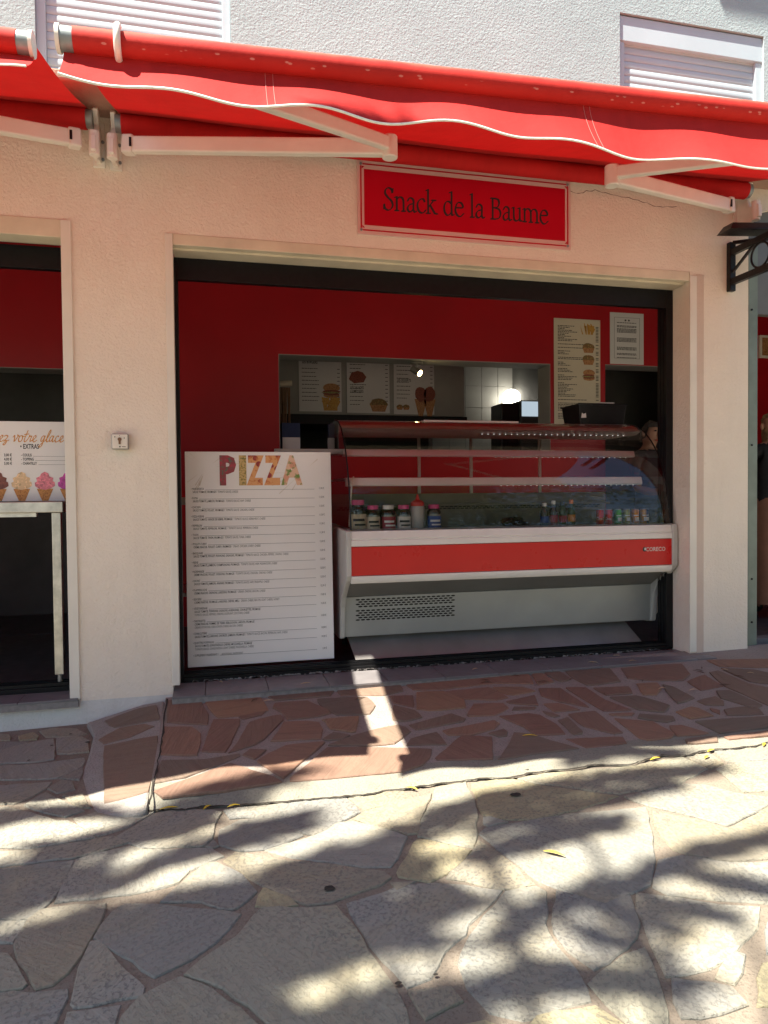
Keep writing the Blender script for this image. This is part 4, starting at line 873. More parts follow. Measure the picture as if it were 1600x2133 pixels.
k = MB(); k.add([(X0+.06, .30, .03), (X1-.10, .30, .03), (X1-.16, .42, .155), (X0+.03, .42, .155), (X0+.06, .32, .03), (X1-.10, .32, .03), (X1-.16, .44, .155), (X0+.03, .44, .155)], [(0, 1, 2, 3), (4, 7, 6, 5), (0, 4, 5, 1), (2, 6, 7, 3), (1, 5, 6, 2), (0, 3, 7, 4)])
k.build('kick_plate', 'galv', D)
for X in (X0+.1, X1-.15):
    for Y in (.5, .9): p = MB(); p.tube([(X, Y, .0105), (X, Y, .17)], .02, 10); p.build('foot', 'black', D)
# vent slots, two groups
def lower_y(z): return .343+(.418-z)/.253*.015-.0006
for grp, (zt, rows) in enumerate(((.398, 4), (.328, 5))):
    v = MB()
    for r in range(rows):
        z = zt-.0145*r
        for c_ in range(20-(r % 2)):
            x = X0+.085+.033*c_+(.0165 if r % 2 else 0); v.add([(x+.0145*math.cos(t)*min(1, abs(math.cos(t))+.45), lower_y(z+.0052*math.sin(t)), z+.0052*math.sin(t)) for t in np.linspace(0, 2*math.pi, 10, endpoint=False)], [tuple(range(10))])
    v.build('vent_slots', 'black', D)['kind'] = 'stuff'
lg = MB(); put_text(lg, 'CORECO', X1-.05, .667, .026, .95, YF-.001, .02, 'r'); lx_ = X1-.05-.175
lg.build('brand_lettering', plain('silver_print', (.62, .50, .46), .4), D)
lg = MB(); lg.blob(ell(.014, .016, 14), YF-.001, (X1-.205, .680)); lg.build('brand_mark', 'ink', D)
lg = MB(); lg.blob(ell(.006, .010, 10), YF-.0015, (X1-.201, .682)); lg.build('brand_mark', 'casewhite', D)
# tub and deck
b = MB(); b.box(X0+.004, X1-.004, .24, .94, .78, .822); b.build('deck', plain('dull_steel', (.22, .22, .21), .45, .6), D)
b = MB(); b.box(X0+.004, X1-.004, .93, .95, .822, 1.06); b.box(X0+.004, X1-.004, .86, .93, .97, .985); b.build('back_panel', plain('brown_steel', (.16, .13, .10), .4, .5), D)
for z in (.95, .963):
    v = MB()
    for c_ in range(60): x = X0+.06+.034*c_+(.017 if z > .955 else 0); v.box(x, x+.026, .9285, .93, z-.004, z+.004)
    v.build('air_slots', 'black', D)['kind'] = 'stuff'
b = MB(); b.prismX([(.46, 1.475), (.50, 1.462), (.95, 1.462), (.95, 1.548), (.62, 1.545), (.50, 1.515), (.455, 1.482)], X0+.012, X1-.012); b.build('top_panel', 'casewhite', D, smooth='auto')
for nm, yf, z0, z1 in (('shelf', .45, 1.300, 1.345), ('shelf', .36, 1.108, 1.162)):
    b = MB(); b.prismX([(yf, z0), (yf-.006, z0+.008), (yf+.006, z1-.004), (yf+.016, z1), (.93, z1), (.93, z1-.012), (yf+.04, z1-.012), (yf+.03, z0)], X0+.02, X1-.06); s_ = b.build('shelf', 'shelf', D, smooth='auto')
    l_ = MB()
    for i in range(24, 48): x = X0+.04+.0425*i; l_.box(x, x+.004, yf+.012, yf+.016, z0-.004, z0-.001)
    l_.build('light_strip', 'led', s_)['kind'] = 'stuff'
l_ = MB()
for i in range(22, 48): x = X0+.04+.0425*i; l_.box(x, x+.005, .49, .495, 1.453, 1.457)
l_.build('light_strip', 'led', D)['kind'] = 'stuff'
g = MB(); g.sheetX(GL, X0+.006, X1-.006, 1); g.build('front_glass', 'glass', D, smooth=True)
for X in (X0+.003, X1-.003):
    g = MB(); n = len(GL); g.add([(X, y, z) for y, z in GL]+[(X, .95, 1.548), (X, .95, .85)], [tuple(range(n+2))]); g.build('side_glass', 'glass', D)
    g = MB(); g.tube([(X, y-.003, z+.002) for y, z in GL], .0045, 8); g.build('glass_edge', 'black', D, smooth=True)
p = MB(); p.tube([(X0+.07, .36, 1.165), (X0+.055, .345, 1.15), (X0+.05, .33, 1.10), (X0+.035, .30, .98), (X0+.02, .27, .86)], .005, 8); p.build('cable', 'rail', D, smooth=True)
p = MB(); p.tube([(X1+.05, .36, .36), (X1+.055, .36, .30), (X1+.05, .36, .22), (X1+.03, .37, .19)], .012, 10); p.build('drain_hose', 'rail', D, smooth=True)
for X in (1.45, 1.85, 2.4): b = MB(); b.box(X, X+.02, .945, .96, 1.06, 1.47); b.build('back_post', 'casewhite', D)

# ------------------------------------------------------------------ goods in and on the case
DK = .822
def cyl_text(mb, s, x, y, z, r, h, bold=.01, xs=1.0, phase=0.0):
    vs, fs = text_mesh(s, bold); kk = h/.7; w_ = vs[:, 0].max()*kk*xs
    mb.add([(x+(r+.0006)*math.sin((vx*kk*xs-w_/2)/r+phase), y-(r+.0006)*math.cos((vx*kk*xs-w_/2)/r+phase), z+vz*kk) for vx, vz in vs], fs)
def wrap(mb, x, y, z0, z1, r, a0, a1, n=12):
    L = [(x+r*math.sin(a), y-r*math.cos(a), z) for a in np.linspace(a0, a1, n) for z in (z0, z1)]
    mb.add(L, [(2*i, 2*i+1, 2*i+3, 2*i+2) for i in range(n-1)])
labm = {c: plain(c+'_label', v, .5, 0, .1, 40) for c, v in dict(white=(.68, .64, .58), red=(.32, .03, .05), blue=(.04, .09, .30), cream=(.62, .52, .38), green=(.10, .22, .06)).items()}
def jar(px, py, name, label, lid, lab, fill, lidname, h, r, text=None, y=.37):
    q = onY(px, 1100, y); x = q[0]; o = thing(name, label, 'jar', 'screw-lid jars in the counter')
    m_ = MB(); m_.lathe([(r*.94, 0), (r, .006), (r, h*.66), (r*.93, h*.76), (r*.70, h*.82), (r*.70, h*.86)], (x, y, DK+.001), 20); m_.build('body', 'clear', o, smooth=True)
    m_ = MB(); m_.lathe([(r*.9, .004), (r*.95, .01), (r*.95, h*.62), (r*.9, h*.63)], (x, y, DK+.001), 18); m_.build('contents', fill, o, smooth=True)
    m_ = MB(); m_.lathe([(r*.76, h*.84), (r*.78, h*.86), (r*.78, h*.985), (r*.70, h)], (x, y, DK+.001), 20); m_.build('lid', lid, o, smooth='auto')
    m_ = MB(); wrap(m_, x, y, DK+h*.10, DK+h*.56, r+.0008, -1.3, 1.3); lo = m_.build('label', lab, o, smooth=True)
    m_ = MB()
    if text: cyl_text(m_, text, x, y, DK+h*.26, r+.001, h*.20)
    else:
        wrap(m_, x, y, DK+h*.34, DK+h*.42, r+.0014, -.8, .7); wrap(m_, x, y, DK+h*.2, DK+h*.26, r+.0014, -.6, .9)
    m_.build('label_print', 'ink' if lab in (labm['white'], labm['cream']) else 'white', lo)
pink = plain('pink_lid', (.62, .06, .22), .4); wlid = plain('white_lid', (.72, .70, .66), .4); syrup = plain('dark_spread', (.08, .05, .03), .4); pale = plain('pale_spread', (.42, .36, .28), .5); greyf = plain('grey_powder', (.34, .34, .36), .5)
jar(746, 0, 'jar', 'large dark jar with magenta lid and white and orange label', pink, labm['cream'], syrup, 'lid', .20, .052)
jar(777, 0, 'jar', 'clear jar with pink lid and beige and blue label', pink, labm['cream'], pale, 'lid', .165, .046)
jar(809, 0, 'jar', 'jar with white lid and dark red label', wlid, labm['red'], pale, 'lid', .165, .046)
jar(841, 0, 'jar', 'jar with pink lid and plain white printed label', pink, labm['white'], greyf, 'lid', .165, .046)
jar(904, 0, 'jar', 'jar with pink lid and blue label beside the squeeze bottle', pink, labm['blue'], pale, 'lid', .165, .046)
q = onY(870, 1100, .37); o = thing('squeeze_bottle', 'cloudy squeeze bottle with pointed red cap between the jars', 'bottle')
m_ = MB(); m_.lathe([(.040, 0), (.044, .006), (.044, .15), (.040, .158)], (q[0], .37, DK+.001), 20); m_.build('body', plain('cloudy_plastic', (.45, .43, .40), .4), o, smooth='auto')
m_ = MB(); m_.lathe([(.044, .156), (.044, .178), (.030, .190), (.014, .196), (.010, .215), (.004, .232)], (q[0], .37, DK+.001), 20); m_.build('cap', plain('red_cap', (.55, .02, .02), .35), o, smooth='auto')
q = onY(820, 1100, .60); o = thing('cake_dome', 'clear plastic dome lid standing behind the jars', 'lid')
m_ = MB(); m_.lathe([(.125, 0), (.123, .02), (.115, .09), (.09, .13), (.05, .15), (.02, .155)], (q[0], .60, DK+.001), 28); m_.build('dome', 'clear', o, smooth=True)
m_ = MB(); m_.lathe([(.130, 0), (.130, .008), (.124, .010)], (q[0], .60, DK+.0005), 28); m_.build('rim', 'clear', o, smooth='auto')
def bottle(px, label, glass, liquid, cap, labc, h, r, y=.40):
    x = onY(px, 1095, y)[0]; o = thing('bottle', label, 'bottle', 'small drink bottles in the counter')
    m_ = MB(); m_.lathe([(r*.9, 0), (r, .006), (r, h*.55), (r*.8, h*.66), (r*.42, h*.78), (r*.40, h*.90)], (x, y, DK+.001), 18); m_.build('body', glass, o, smooth=True)
    m_ = MB(); m_.lathe([(r*.86, .004), (r*.93, .01), (r*.93, h*.42), (r*.9, h*.43)], (x, y, DK+.001), 16); m_.build('contents', liquid, o, smooth=True)
    m_ = MB(); m_.lathe([(r*.48, h*.86), (r*.50, h*.88), (r*.50, h*.99), (r*.44, h)], (x, y, DK+.001), 14); m_.build('cap', cap, o, smooth='auto')
    m_ = MB(); wrap(m_, x, y, DK+h*.2, DK+h*.46, r+.0008, -1.4, 1.4); m_.build('label', labc, o, smooth=True)
water = plain('water_fill', (.25, .32, .36), .2); rose = plain('rose_fill', (.36, .10, .10), .3); orangef = plain('orange_fill', (.55, .20, .03), .3); greenb = plain('green_fill', (.03, .07, .03), .3); orc = plain('orange_cap', (.75, .22, .05), .4)
bottle(1134, 'small water bottle with blue label and white cap', 'clear', water, wlid, labm['blue'], .165, .030)
bottle(1153, 'rosé bottle with white cap next to the water bottle', 'clear', rose, wlid, labm['red'], .180, .029)
bottle(1172, 'dark bottle between the rosé and the orange-capped bottle', greenb, greenb, 'bin', labm['red'], .172, .028)
bottle(1190, 'dark green bottle with bright orange cap', greenb, orangef, orc, orangef, .184, .028)
canm = {c: plain(c+'_can', v, .3, .4, .1, 30) for c, v in dict(red=(.50, .015, .02), green=(.06, .32, .07), olive=(.28, .27, .05), orange=(.62, .22, .02), amber=(.58, .26, .02), navy=(.03, .06, .16)).items()}
for px_, c_, t_, lab in ((1250, 'red', 'Coca-Cola', 'red cola can at the end of the row next to the bottles'), (1268, 'red', 'Coca-Cola', 'red cola can next to the bright green can'), (1287, 'green', None, 'bright green drink can'), (1305, 'olive', None, 'olive green drink can'), (1323, 'orange', None, 'orange drink can beside the olive one'), (1341, 'amber', None, 'amber drink can beside the navy one'), (1358, 'navy', None, 'navy blue drink can at the end of the row')):
    y = .37; x = onY(px_, 1080, y)[0]; r = .0255; h = .117
    if x > X1-.03: x = X1-.03-(1358-px_)*.0001
    o = thing('drink_can', lab, 'can', 'row of drink cans in the counter')
    m_ = MB(); m_.lathe([(r*.80, 0), (r, .008), (r, h-.012), (r*.86, h-.004)], (x, y, DK+.001), 18); m_.build('body', canm[c_], o, smooth='auto')
    m_ = MB(); m_.lathe([(r*.87, h-.004), (r*.87, h), (r*.80, h-.001)], (x, y, DK+.001), 18); m_.build('lid', 'galv', o, smooth='auto')
    m_ = MB()
    if t_: cyl_text(m_, t_, x, y, DK+.045, r, .020, .01, .6)
    else: wrap(m_, x, y, DK+.035, DK+.06, r+.0006, -.5, .8); wrap(m_, x, y, DK+.07, DK+.076, r+.0006, -.9, .5)
    m_.build('can_print', 'white', o)
# dark bag lying in the case
x = onY(1070, 1095, .42)[0]; o = thing('plastic_bag', 'crumpled dark plastic bag lying in the empty counter tray', 'bag')
m_ = MB(); n = 22; V = []
for i in range(9):
    t = i/8*math.pi
    for j in range(n):
        a = 2*math.pi*j/n; rr = (1+.22*math.sin(3*a+i)+.15*math.sin(7*a+2*i))*math.sin(t); V.append((x+.085*rr*math.cos(a), .42+.06*rr*math.sin(a), DK+.036+.034*-math.cos(t)*(1+.15*math.sin(5*a))))
m_.add(V, [(i*n+j, i*n+(j+1) % n, (i+1)*n+(j+1) % n, (i+1)*n+j) for i in range(8) for j in range(n)]); m_.build('sack', 'bin', o)
# on top of the case
q0, q1 = onY(1190, 850, .80), onY(1288, 850, .80); o = thing('storage_tub', 'black plastic tub of papers standing on the glass counter', 'tub'); TP = 1.549
cx = (q0[0]+q1[0])/2; hw = (q1[0]-q0[0])/2; hh = .155
m_ = MB(); V = []
for (s_, z) in ((.90, 0), (1.0, hh)):
    V += [(cx+sx_*hw*s_, .82+sy_*.13*s_, TP+z) for sx_, sy_ in ((-1, -1), (1, -1), (1, 1), (-1, 1))]
V += [(cx+sx_*(hw-.006), .82+sy_*.124, TP+hh) for sx_, sy_ in ((-1, -1), (1, -1), (1, 1), (-1, 1))]+[(cx+sx_*(hw*.9-.006), .82+sy_*.112, TP+.006) for sx_, sy_ in ((-1, -1), (1, -1), (1, 1), (-1, 1))]
m_.add(V, [(3, 2, 1, 0)]+[(i, (i+1) % 4, 4+(i+1) % 4, 4+i) for i in range(4)]+[(4+i, 4+(i+1) % 4, 8+(i+1) % 4, 8+i) for i in range(4)]+[(8+i, 8+(i+1) % 4, 12+(i+1) % 4, 12+i) for i in range(4)]+[(12, 13, 14, 15)])
m_.build('tub', 'bin', o, bevel=.004)
m_ = MB(); m_.bar((cx-hw-.006, .69, TP+hh-.004), (cx+hw+.006, .69, TP+hh-.004), .012, .012); m_.bar((cx-hw-.006, .95, TP+hh-.004), (cx+hw+.006, .95, TP+hh-.004), .012, .012); m_.build('rim', 'bin', o)
m_ = MB(); m_.add([(cx-hw*.93+.008, .6925+.002, TP+.05), (cx-hw*.93+.05, .6945, TP+.052), (cx-hw*.93+.045, .6915, TP+.085), (cx-hw*.93+.026, .691, TP+.078), (cx-hw*.93+.014, .6915, TP+.088)], [(0, 1, 2, 3, 4)]); m_.build('torn_sticker', 'paper', o)
for nm, lab, (dx, dy, w_, d_, z0_, z1_), mt in (('box', 'flat white carton sticking out of the black tub', (.02, -.05, .13, .10, .02, .17), 'paper'), ('paper_stack', 'brown and cream papers piled in the black tub', (-.115, -.02, .11, .16, .02, .165), 'cream')):
    t = thing(nm, lab, 'box' if nm == 'box' else 'papers'); m_ = MB(); m_.box(cx+dx, cx+dx+w_, .82+dy, .82+dy+d_, TP+z0_, TP+z1_); m_.build('carton' if nm == 'box' else 'sheets', mt, t, bevel=.003)
    m_ = MB(); m_.box(cx+dx+.004, cx+dx+w_-.004, .82+dy+.004, .82+dy+d_-.004, TP+z1_+.0005, TP+z1_+.008); m_.build('flap' if nm == 'box' else 'top_sheet', 'paper' if nm == 'box' else 'wood', t)
q0, q1 = onY(875, 884, .75), onY(1070, 884, .75); o = thing('chopping_board', 'long thin white board lying on top of the glass counter', 'board')
m_ = MB(); m_.box(q0[0], q1[0], .66, .94, TP, TP+.014); m_.build('slab', 'rail', o, bevel=.004)
m_ = MB(); m_.box(q0[0]-.02, q0[0], .70, .76, TP, TP+.008); m_.build('handle', 'cream', o)

# ================================================================== WALL MENUS AND NOTICE
def foodpic(mb_parent, cx, cz, s, kind):
    p = MB()
    if kind == 'fries':
        for i in range(14): x = random.uniform(-.45, .45)*s; p.blob([(x-.05*s, -.35*s), (x+.05*s, -.35*s), (x+.05*s+random.uniform(-.3, .3)*s, random.uniform(.1, .5)*s), (x-.05*s+random.uniform(-.3, .3)*s*.5, random.uniform(.1, .5)*s)], -.0012-.00003*i, (cx, cz))
        p.build('fries_print', 'fryprint', mb_parent)
    elif kind == 'burger':
        p.blob(ell(.5*s, .26*s, 16), -.0012, (cx, cz+.16*s)); p.blob(ell(.48*s, .15*s, 16), -.0012, (cx, cz-.28*s)); p.build('bun_print', 'bunprint', mb_parent)
        p = MB(); p.blob(ell(.52*s, .10*s, 16, .12), -.0014, (cx, cz-.05*s)); p.blob(ell(.5*s, .08*s, 16, .12), -.0014, (cx, cz-.20*s)); p.build('patty_print', 'meatprint', mb_parent)
        p = MB(); p.blob(ell(.53*s, .05*s, 16, .3), -.0016, (cx, cz-.12*s)); p.build('salad_print', 'greenprint', mb_parent)
    elif kind == 'bowl':
        p.blob(ell(.5*s, .33*s, 16, .08), -.0012, (cx, cz)); p.build('salad_print', 'mixprint', mb_parent)
        p = MB(); p.blob([(-.5*s, -.05*s), (.5*s, -.05*s), (.36*s, -.42*s), (-.36*s, -.42*s)], -.0014, (cx, cz)); p.build('bowl_print', 'bunprint', mb_parent)
    elif kind == 'chicken':
        p.blob([(-.5*s, -.1*s), (-.35*s, .25*s), (0, .38*s), (.3*s, .3*s), (.5*s, .05*s), (.35*s, -.25*s), (-.2*s, -.32*s)], -.0012, (cx, cz)); p.build('roast_print', 'meatprint', mb_parent)
    elif kind == 'cone':
        p.blob([(-.22*s, .1*s), (.22*s, .1*s), (.05*s, -.6*s), (-.05*s, -.6*s)], -.0012, (cx, cz)); p.build('cone_print', 'bunprint', mb_parent)
        p = MB(); p.blob(ell(.2*s, .26*s, 14, .1), -.0014, (cx, cz+.26*s)); p.build('scoop_print', 'meatprint', mb_parent)
M['fryprint'] = pizzamat('fry_print', (.60, .30, .05), (.66, .38, .08), (.45, .20, .03), 60); M['bunprint'] = pizzamat('bun_print', (.42, .19, .07), (.50, .25, .10), (.30, .12, .04), 50)
M['meatprint'] = pizzamat('meat_print', (.22, .05, .03), (.28, .07, .04), (.12, .03, .02), 60); M['greenprint'] = pizzamat('salad_print', (.20, .22, .05), (.35, .30, .10), (.10, .14, .03), 80); M['mixprint'] = pizzamat('mixed_print', (.40, .28, .10), (.20, .15, .05), (.30, .08, .04), 60)
def poster(name, label, cat_, c0, c1, Y, rows, pics, mat, heads=()):
    a, b = onY(*c0, Y), onY(*c1, Y); o = thing(name, label, cat_); o.location = (a[0], Y, b[2]); w_, h_ = b[0]-a[0], a[2]-b[2]
    p = MB(); p.box(0, w_, 0, .004, 0, h_); p.build('sheet', mat, o)
    p = MB()
    for zf, t, hh_ in heads: put_text(p, t, w_*.08, h_*zf, hh_, .6, -.0012, .015)
    for zf, x0_, x1_, pr in rows:
        n_ = max(1, int((x1_-x0_)*w_/.018)); x = x0_*w_
        while x < x1_*w_: l = random.uniform(.010, .030); p.box(x, min(x+l, x1_*w_), -.001, -.0003, h_*zf, h_*zf+.006); x += l+.005
        if pr: p.box(w_*.90, w_*.96, -.001, -.0003, h_*zf, h_*zf+.006)
    p.build('menu_text', 'ink', o)['kind'] = 'stuff'
    for kind, x_, z_, s_ in pics: foodpic(o, w_*x_, h_*z_, s_, kind)
    return o
rows = []; zf = .93
for blk in (11, 1, 1, 3, 2, 3, 3, 4, 10, 1, 6, 4):
    for k in range(blk): rows.append((zf, .08, random.uniform(.2, .5) if blk > 2 else .7, k % 1 == 0)); zf -= .0135
    zf -= .018
rows = [r for r in rows if r[0] > .03]
poster('wall_menu', 'tall cream food menu with fries and burger pictures on red wall', 'menu', (1154, 662), (1251, 892), 1.893, rows,
       [('fries', .72, .905, .12), ('bowl', .74, .745, .12), ('bowl', .74, .635, .12), ('burger', .75, .49, .12)], 'cream')
nr = []
for zf_, n_ in ((.80, 1), (.74, 2), (.68, 4), (.50, 4), (.32, 3), (.20, 2), (.12, 1)):
    for k in range(n_): nr.append((zf_-.022*k, .2, .78, False))
NO = poster('notice', 'white paper notice with black frame taped on the red wall', 'notice', (1271, 650), (1341, 760), 1.895, nr, [], 'paper')
nw, nh = onY(1341, 760, 1.895)[0]-onY(1271, 650, 1.895)[0], onY(1271, 650, 1.895)[2]-onY(1341, 760, 1.895)[2]
p = MB()
for x0_, x1_, z0_, z1_ in ((.12, .88, .11, .114), (.12, .88, .905, .909), (.12, .126, .114, .905), (.874, .88, .114, .905)): p.box(nw*x0_, nw*x1_, -.001, -.0003, nh*z0_, nh*z1_)
p.box(nw*.43, nw*.48, -.001, -.0003, nh*.84, nh*.87); p.box(nw*.53, nw*.58, -.001, -.0003, nh*.84, nh*.87); p.build('printed_frame', 'ink', NO)

# ================================================================== KITCHEN THROUGH THE HATCH
HD = thing('extractor_hood', 'grey kitchen extractor hood with dark underside behind the hatch', 'hood')
h0, h1 = onY(560, 757, 3.02), onY(968, 868, 3.02)
p = MB(); p.prismX([(3.02, h1[2]), (3.02, 2.9), (3.7, 2.9), (3.7, h1[2]+.0)], .45, h1[0]); p.build('casing', 'greywall', HD, bevel=.004)
p = MB(); p.prismX([(3.0, h1[2]-.10), (3.0, h1[2]-.004), (3.7, h1[2]-.004), (3.7, h1[2]-.10)], .45, h1[0]+.02); p.build('lip', 'black', HD)
def prow(z0, z1, dz, x0_, x1_): return [(z, x0_, x1_-random.uniform(0, .15), True) for z in np.arange(z1, z0, -dz)]
poster('kitchen_menu', 'kitchen menu sheet with burger and fries pictures on the hood', 'menu', (622, 745), (712, 858), 3.012, prow(.15, .8, .075, .07, .5), [('burger', .76, .40, .17), ('fries', .78, .14, .18)], 'paper', [(.90, 'LES BURGERS', .03)])
poster('kitchen_menu', 'kitchen menu sheet with roast chicken and salad bowl pictures', 'menu', (722, 748), (812, 861), 3.012, prow(.12, .9, .075, .07, .45), [('chicken', .25, .66, .18), ('bowl', .74, .17, .18)], 'paper', [(.45, 'LES SALADES', .028), (.38, 'COMPOSEES', .028)])
poster('kitchen_menu', 'kitchen menu sheet with two ice cream cone pictures', 'menu', (820, 752), (905, 864), 3.012, prow(.30, .9, .075, .07, .45), [('cone', .66, .24, .30), ('cone', .88, .24, .30), ('bowl', .14, .14, .07), ('bowl', .30, .14, .07)], 'paper', [(.62, 'LES DESSERTS', .028)])
sp = onY(866, 764, 2.05); LS = thing('ceiling_spot', 'lit chrome spotlight under the hatch lintel', 'lamp')
zc = PT-.007
p = MB(); p.lathe([(.052, 0), (.055, -.006), (.055, -.016), (.03, -.02)][::-1], (sp[0], 2.02, zc), 20); p.build('rose', 'steel', LS, smooth='auto')
p = MB(); p.tube([(sp[0], 2.02, zc-.018), (sp[0], 2.02, zc-.055)], .006, 8); p.build('stem', 'steel', LS)
a_, b_2 = np.array([sp[0]-.03, 2.05, zc-.05]), np.array([sp[0]+.022, 1.995, zc-.098])
p = MB(); p.tube([a_, b_2], .030, 16); p.build('shade', 'steel', LS, smooth='auto')
d_ = (b_2-a_)/np.linalg.norm(b_2-a_); p = MB(); p.tube([b_2+d_*.001, b_2+d_*.004], .026, 16); p.build('bulb', 'bulb', LS)
gl = onY(1064, 831, 3.62); GLB = thing('globe_lamp', 'glowing round globe lamp on the white tiled kitchen wall', 'lamp')
p = MB(); p.lathe([(.108*math.sin(t), -.108*math.cos(t)) for t in np.linspace(.05, 3.09, 14)], (gl[0], 3.60, gl[2]), 22); p.build('globe', 'globe', GLB, smooth=True)
p = MB(); p.tube([(gl[0], 3.70, gl[2]), (gl[0], 3.728, gl[2])], .06, 16); p.build('mount', 'greycap', GLB)
mc = thing('kitchen_machine', 'dark kitchen machine with small lit display beside the globe lamp', 'machine'); q = onY(1085, 860, 2.6); q2 = onY(1150, 835, 2.6)
p = MB(); p.box(q[0], q2[0]+.06, 2.6, 2.95, 1.3, q2[2]); p.build('housing', 'darkroom', mc, bevel=.006)
p = MB(); p.box(q[0]+.01, q2[0]+.05, 2.594, 2.599, q2[2]-.16, q2[2]-.012); p.build('screen', 'screen', mc)
p = MB(); p.box(q[0]-.20, q[0]-.01, 2.62, 2.9, 1.3, q2[2]-.03); p.box(q[0]-.30, q[0]-.2, 2.66, 2.7, 1.66, 1.72); p.build('side_unit', 'bin', mc, bevel=.01)
wt = thing('worktop', 'kitchen worktop behind the hatch', 'counter'); p = MB(); p.box(.46, 3.4, 2.5, 3.6, 1.24, 1.29); p.build('top', 'steel', wt); p = MB(); p.box(.46, 3.4, 2.55, 3.6, .012, 1.24); p.build('cabinet', 'darkroom', wt)
br = thing('hand_brush', 'bundle of brown handled brushes hanging at the edge of the hatch', 'brush'); q = onY(595, 800, 2.3)
p = MB()
for k in range(7): x = q[0]-.05+.014*k; p.tube([(x, 2.3, q[2]-.03), (x+random.uniform(-.01, .01), 2.3+random.uniform(-.01, .02), q[2]-.40)], .007, 6)
p.build('handles', 'wood', br); p = MB(); p.tube([(q[0]-.05, 2.3, q[2]), (q[0]+.055, 2.3, q[2]+.01)], .025, 10); p.build('bristles', 'cream', br)
p = MB(); p.tube([(q[0]-.06, 2.3, q[2]+.03), (q[0]-.12, 2.3, q[2]+.03)], .008, 8); p.build('hook', 'steel', br)
bx = thing('carton', 'blue carton on the ledge behind the pizza board', 'box'); q = onY(587, 933, 2.0); p = MB(); p.box(q[0], q[0]+.15, 1.95, 2.1, 1.4405, 1.66); p.build('box', plain('navy_card', (.02, .035, .10), .6), bx)
p = MB(); p.box(q[0]+.002, q[0]+.148, 1.947, 1.949, 1.445, 1.54); p.build('panel', 'paper', bx)
# ================================================================== RIGHT-HAND NEIGHBOUR OPENING
gp = thing('steel_post', 'grey green galvanised steel guide post at the edge of the pier', 'post')
x0_ = onY(1556, 900, .06)[0]; x1_ = onY(1578, 900, .06)[0]
p = MB(); p.box(x0_+.012, x1_, .06, .16, -.02, 2.72); p.build('channel', 'greenpost', gp, bevel=.003); p = MB(); p.box(x0_-.004, x0_+.012, .07, .16, -.02, 2.72); p.build('flange', 'greysteel', gp)
for y_ in (645, 927, 1206, 1296): q = onY(1566, y_, .059); p = MB(); p.tube([(q[0], .06, q[2]), (q[0], .055, q[2])], .007, 8); p.build('screw', 'black', gp)
p = MB(); p.box(x0_-.045, x0_-.004, .06, .1, -.0, .075); p.build('foot_plate', 'greysteel', gp)
w = MB(); w.box(3.5, 5.3, .02, .3, -.1, -.012); w.box(3.62, 5.3, .17, .26, -.012, .03); w.build('sill_slab', 'tile', B)
pt = thing('framed_picture', 'white framed pale picture on the red wall beyond the steel post', 'picture'); q = onY(1582, 698, 1.88); q2 = onY(1640, 748, 1.88)
p = MB(); p.box(q[0], q2[0], 1.872, 1.898, q2[2], q[2]); p.build('frame', 'rail', pt, bevel=.003); p = MB(); p.box(q[0]+.025, q2[0]-.025, 1.869, 1.871, q2[2]+.025, q[2]-.025); p.build('print', 'bunprint', pt)
WB = thing('sign_bracket', 'black wrought iron wall bracket with ring scroll beside the green post', 'bracket')
bxx = 3.294; p = MB(); p.box(bxx-.022, bxx+.022, -.035, -.0, 2.35, 2.665); p.build('wall_plate', 'blackiron', WB, bevel=.004)
p = MB(); p.bar((bxx, -.03, 2.60), (bxx, -.75, 2.60), .035, .04); p.bar((bxx, -.03, 2.41), (bxx, -.75, 2.41), .035, .04); p.build('arm', 'blackiron', WB, bevel=.003)
p = MB(); p.bar((bxx, -.03, 2.47), (bxx, -.22, 2.585), .014, .014); p.build('brace', 'blackiron', WB)
p = MB(); p.tube([(bxx, -.27+.075*math.cos(t), 2.505+.075*math.sin(t)) for t in np.linspace(0, 2*math.pi, 25)], .007, 8, False); p.build('ring', 'blackiron', WB, smooth=True)
cpt = thing('hanging_sign', 'black metal sign cap over the wrought iron bracket', 'sign'); a_ = onY(1521, 476, -.25); 
p = MB(); p.prismX([(-.24, a_[2]-.002), (-.255, a_[2]), (-.215, a_[2]+.055), (-.13, a_[2]+.055), (-.13, a_[2]-.002)], a_[0]+.0, a_[0]+1.0)
p.v = [(x+(.05 if z > a_[2]+.02 and x < a_[0]+.01 else 0), y-(x-a_[0])*.18, z) for x, y, z in p.v]; p.build('cap', 'blackiron', cpt)
p = MB(); p.bar((a_[0]+.55, -.30, a_[2]-.005), (bxx, -.03, 2.66), .02, .02); p.build('stay', 'blackiron', cpt)

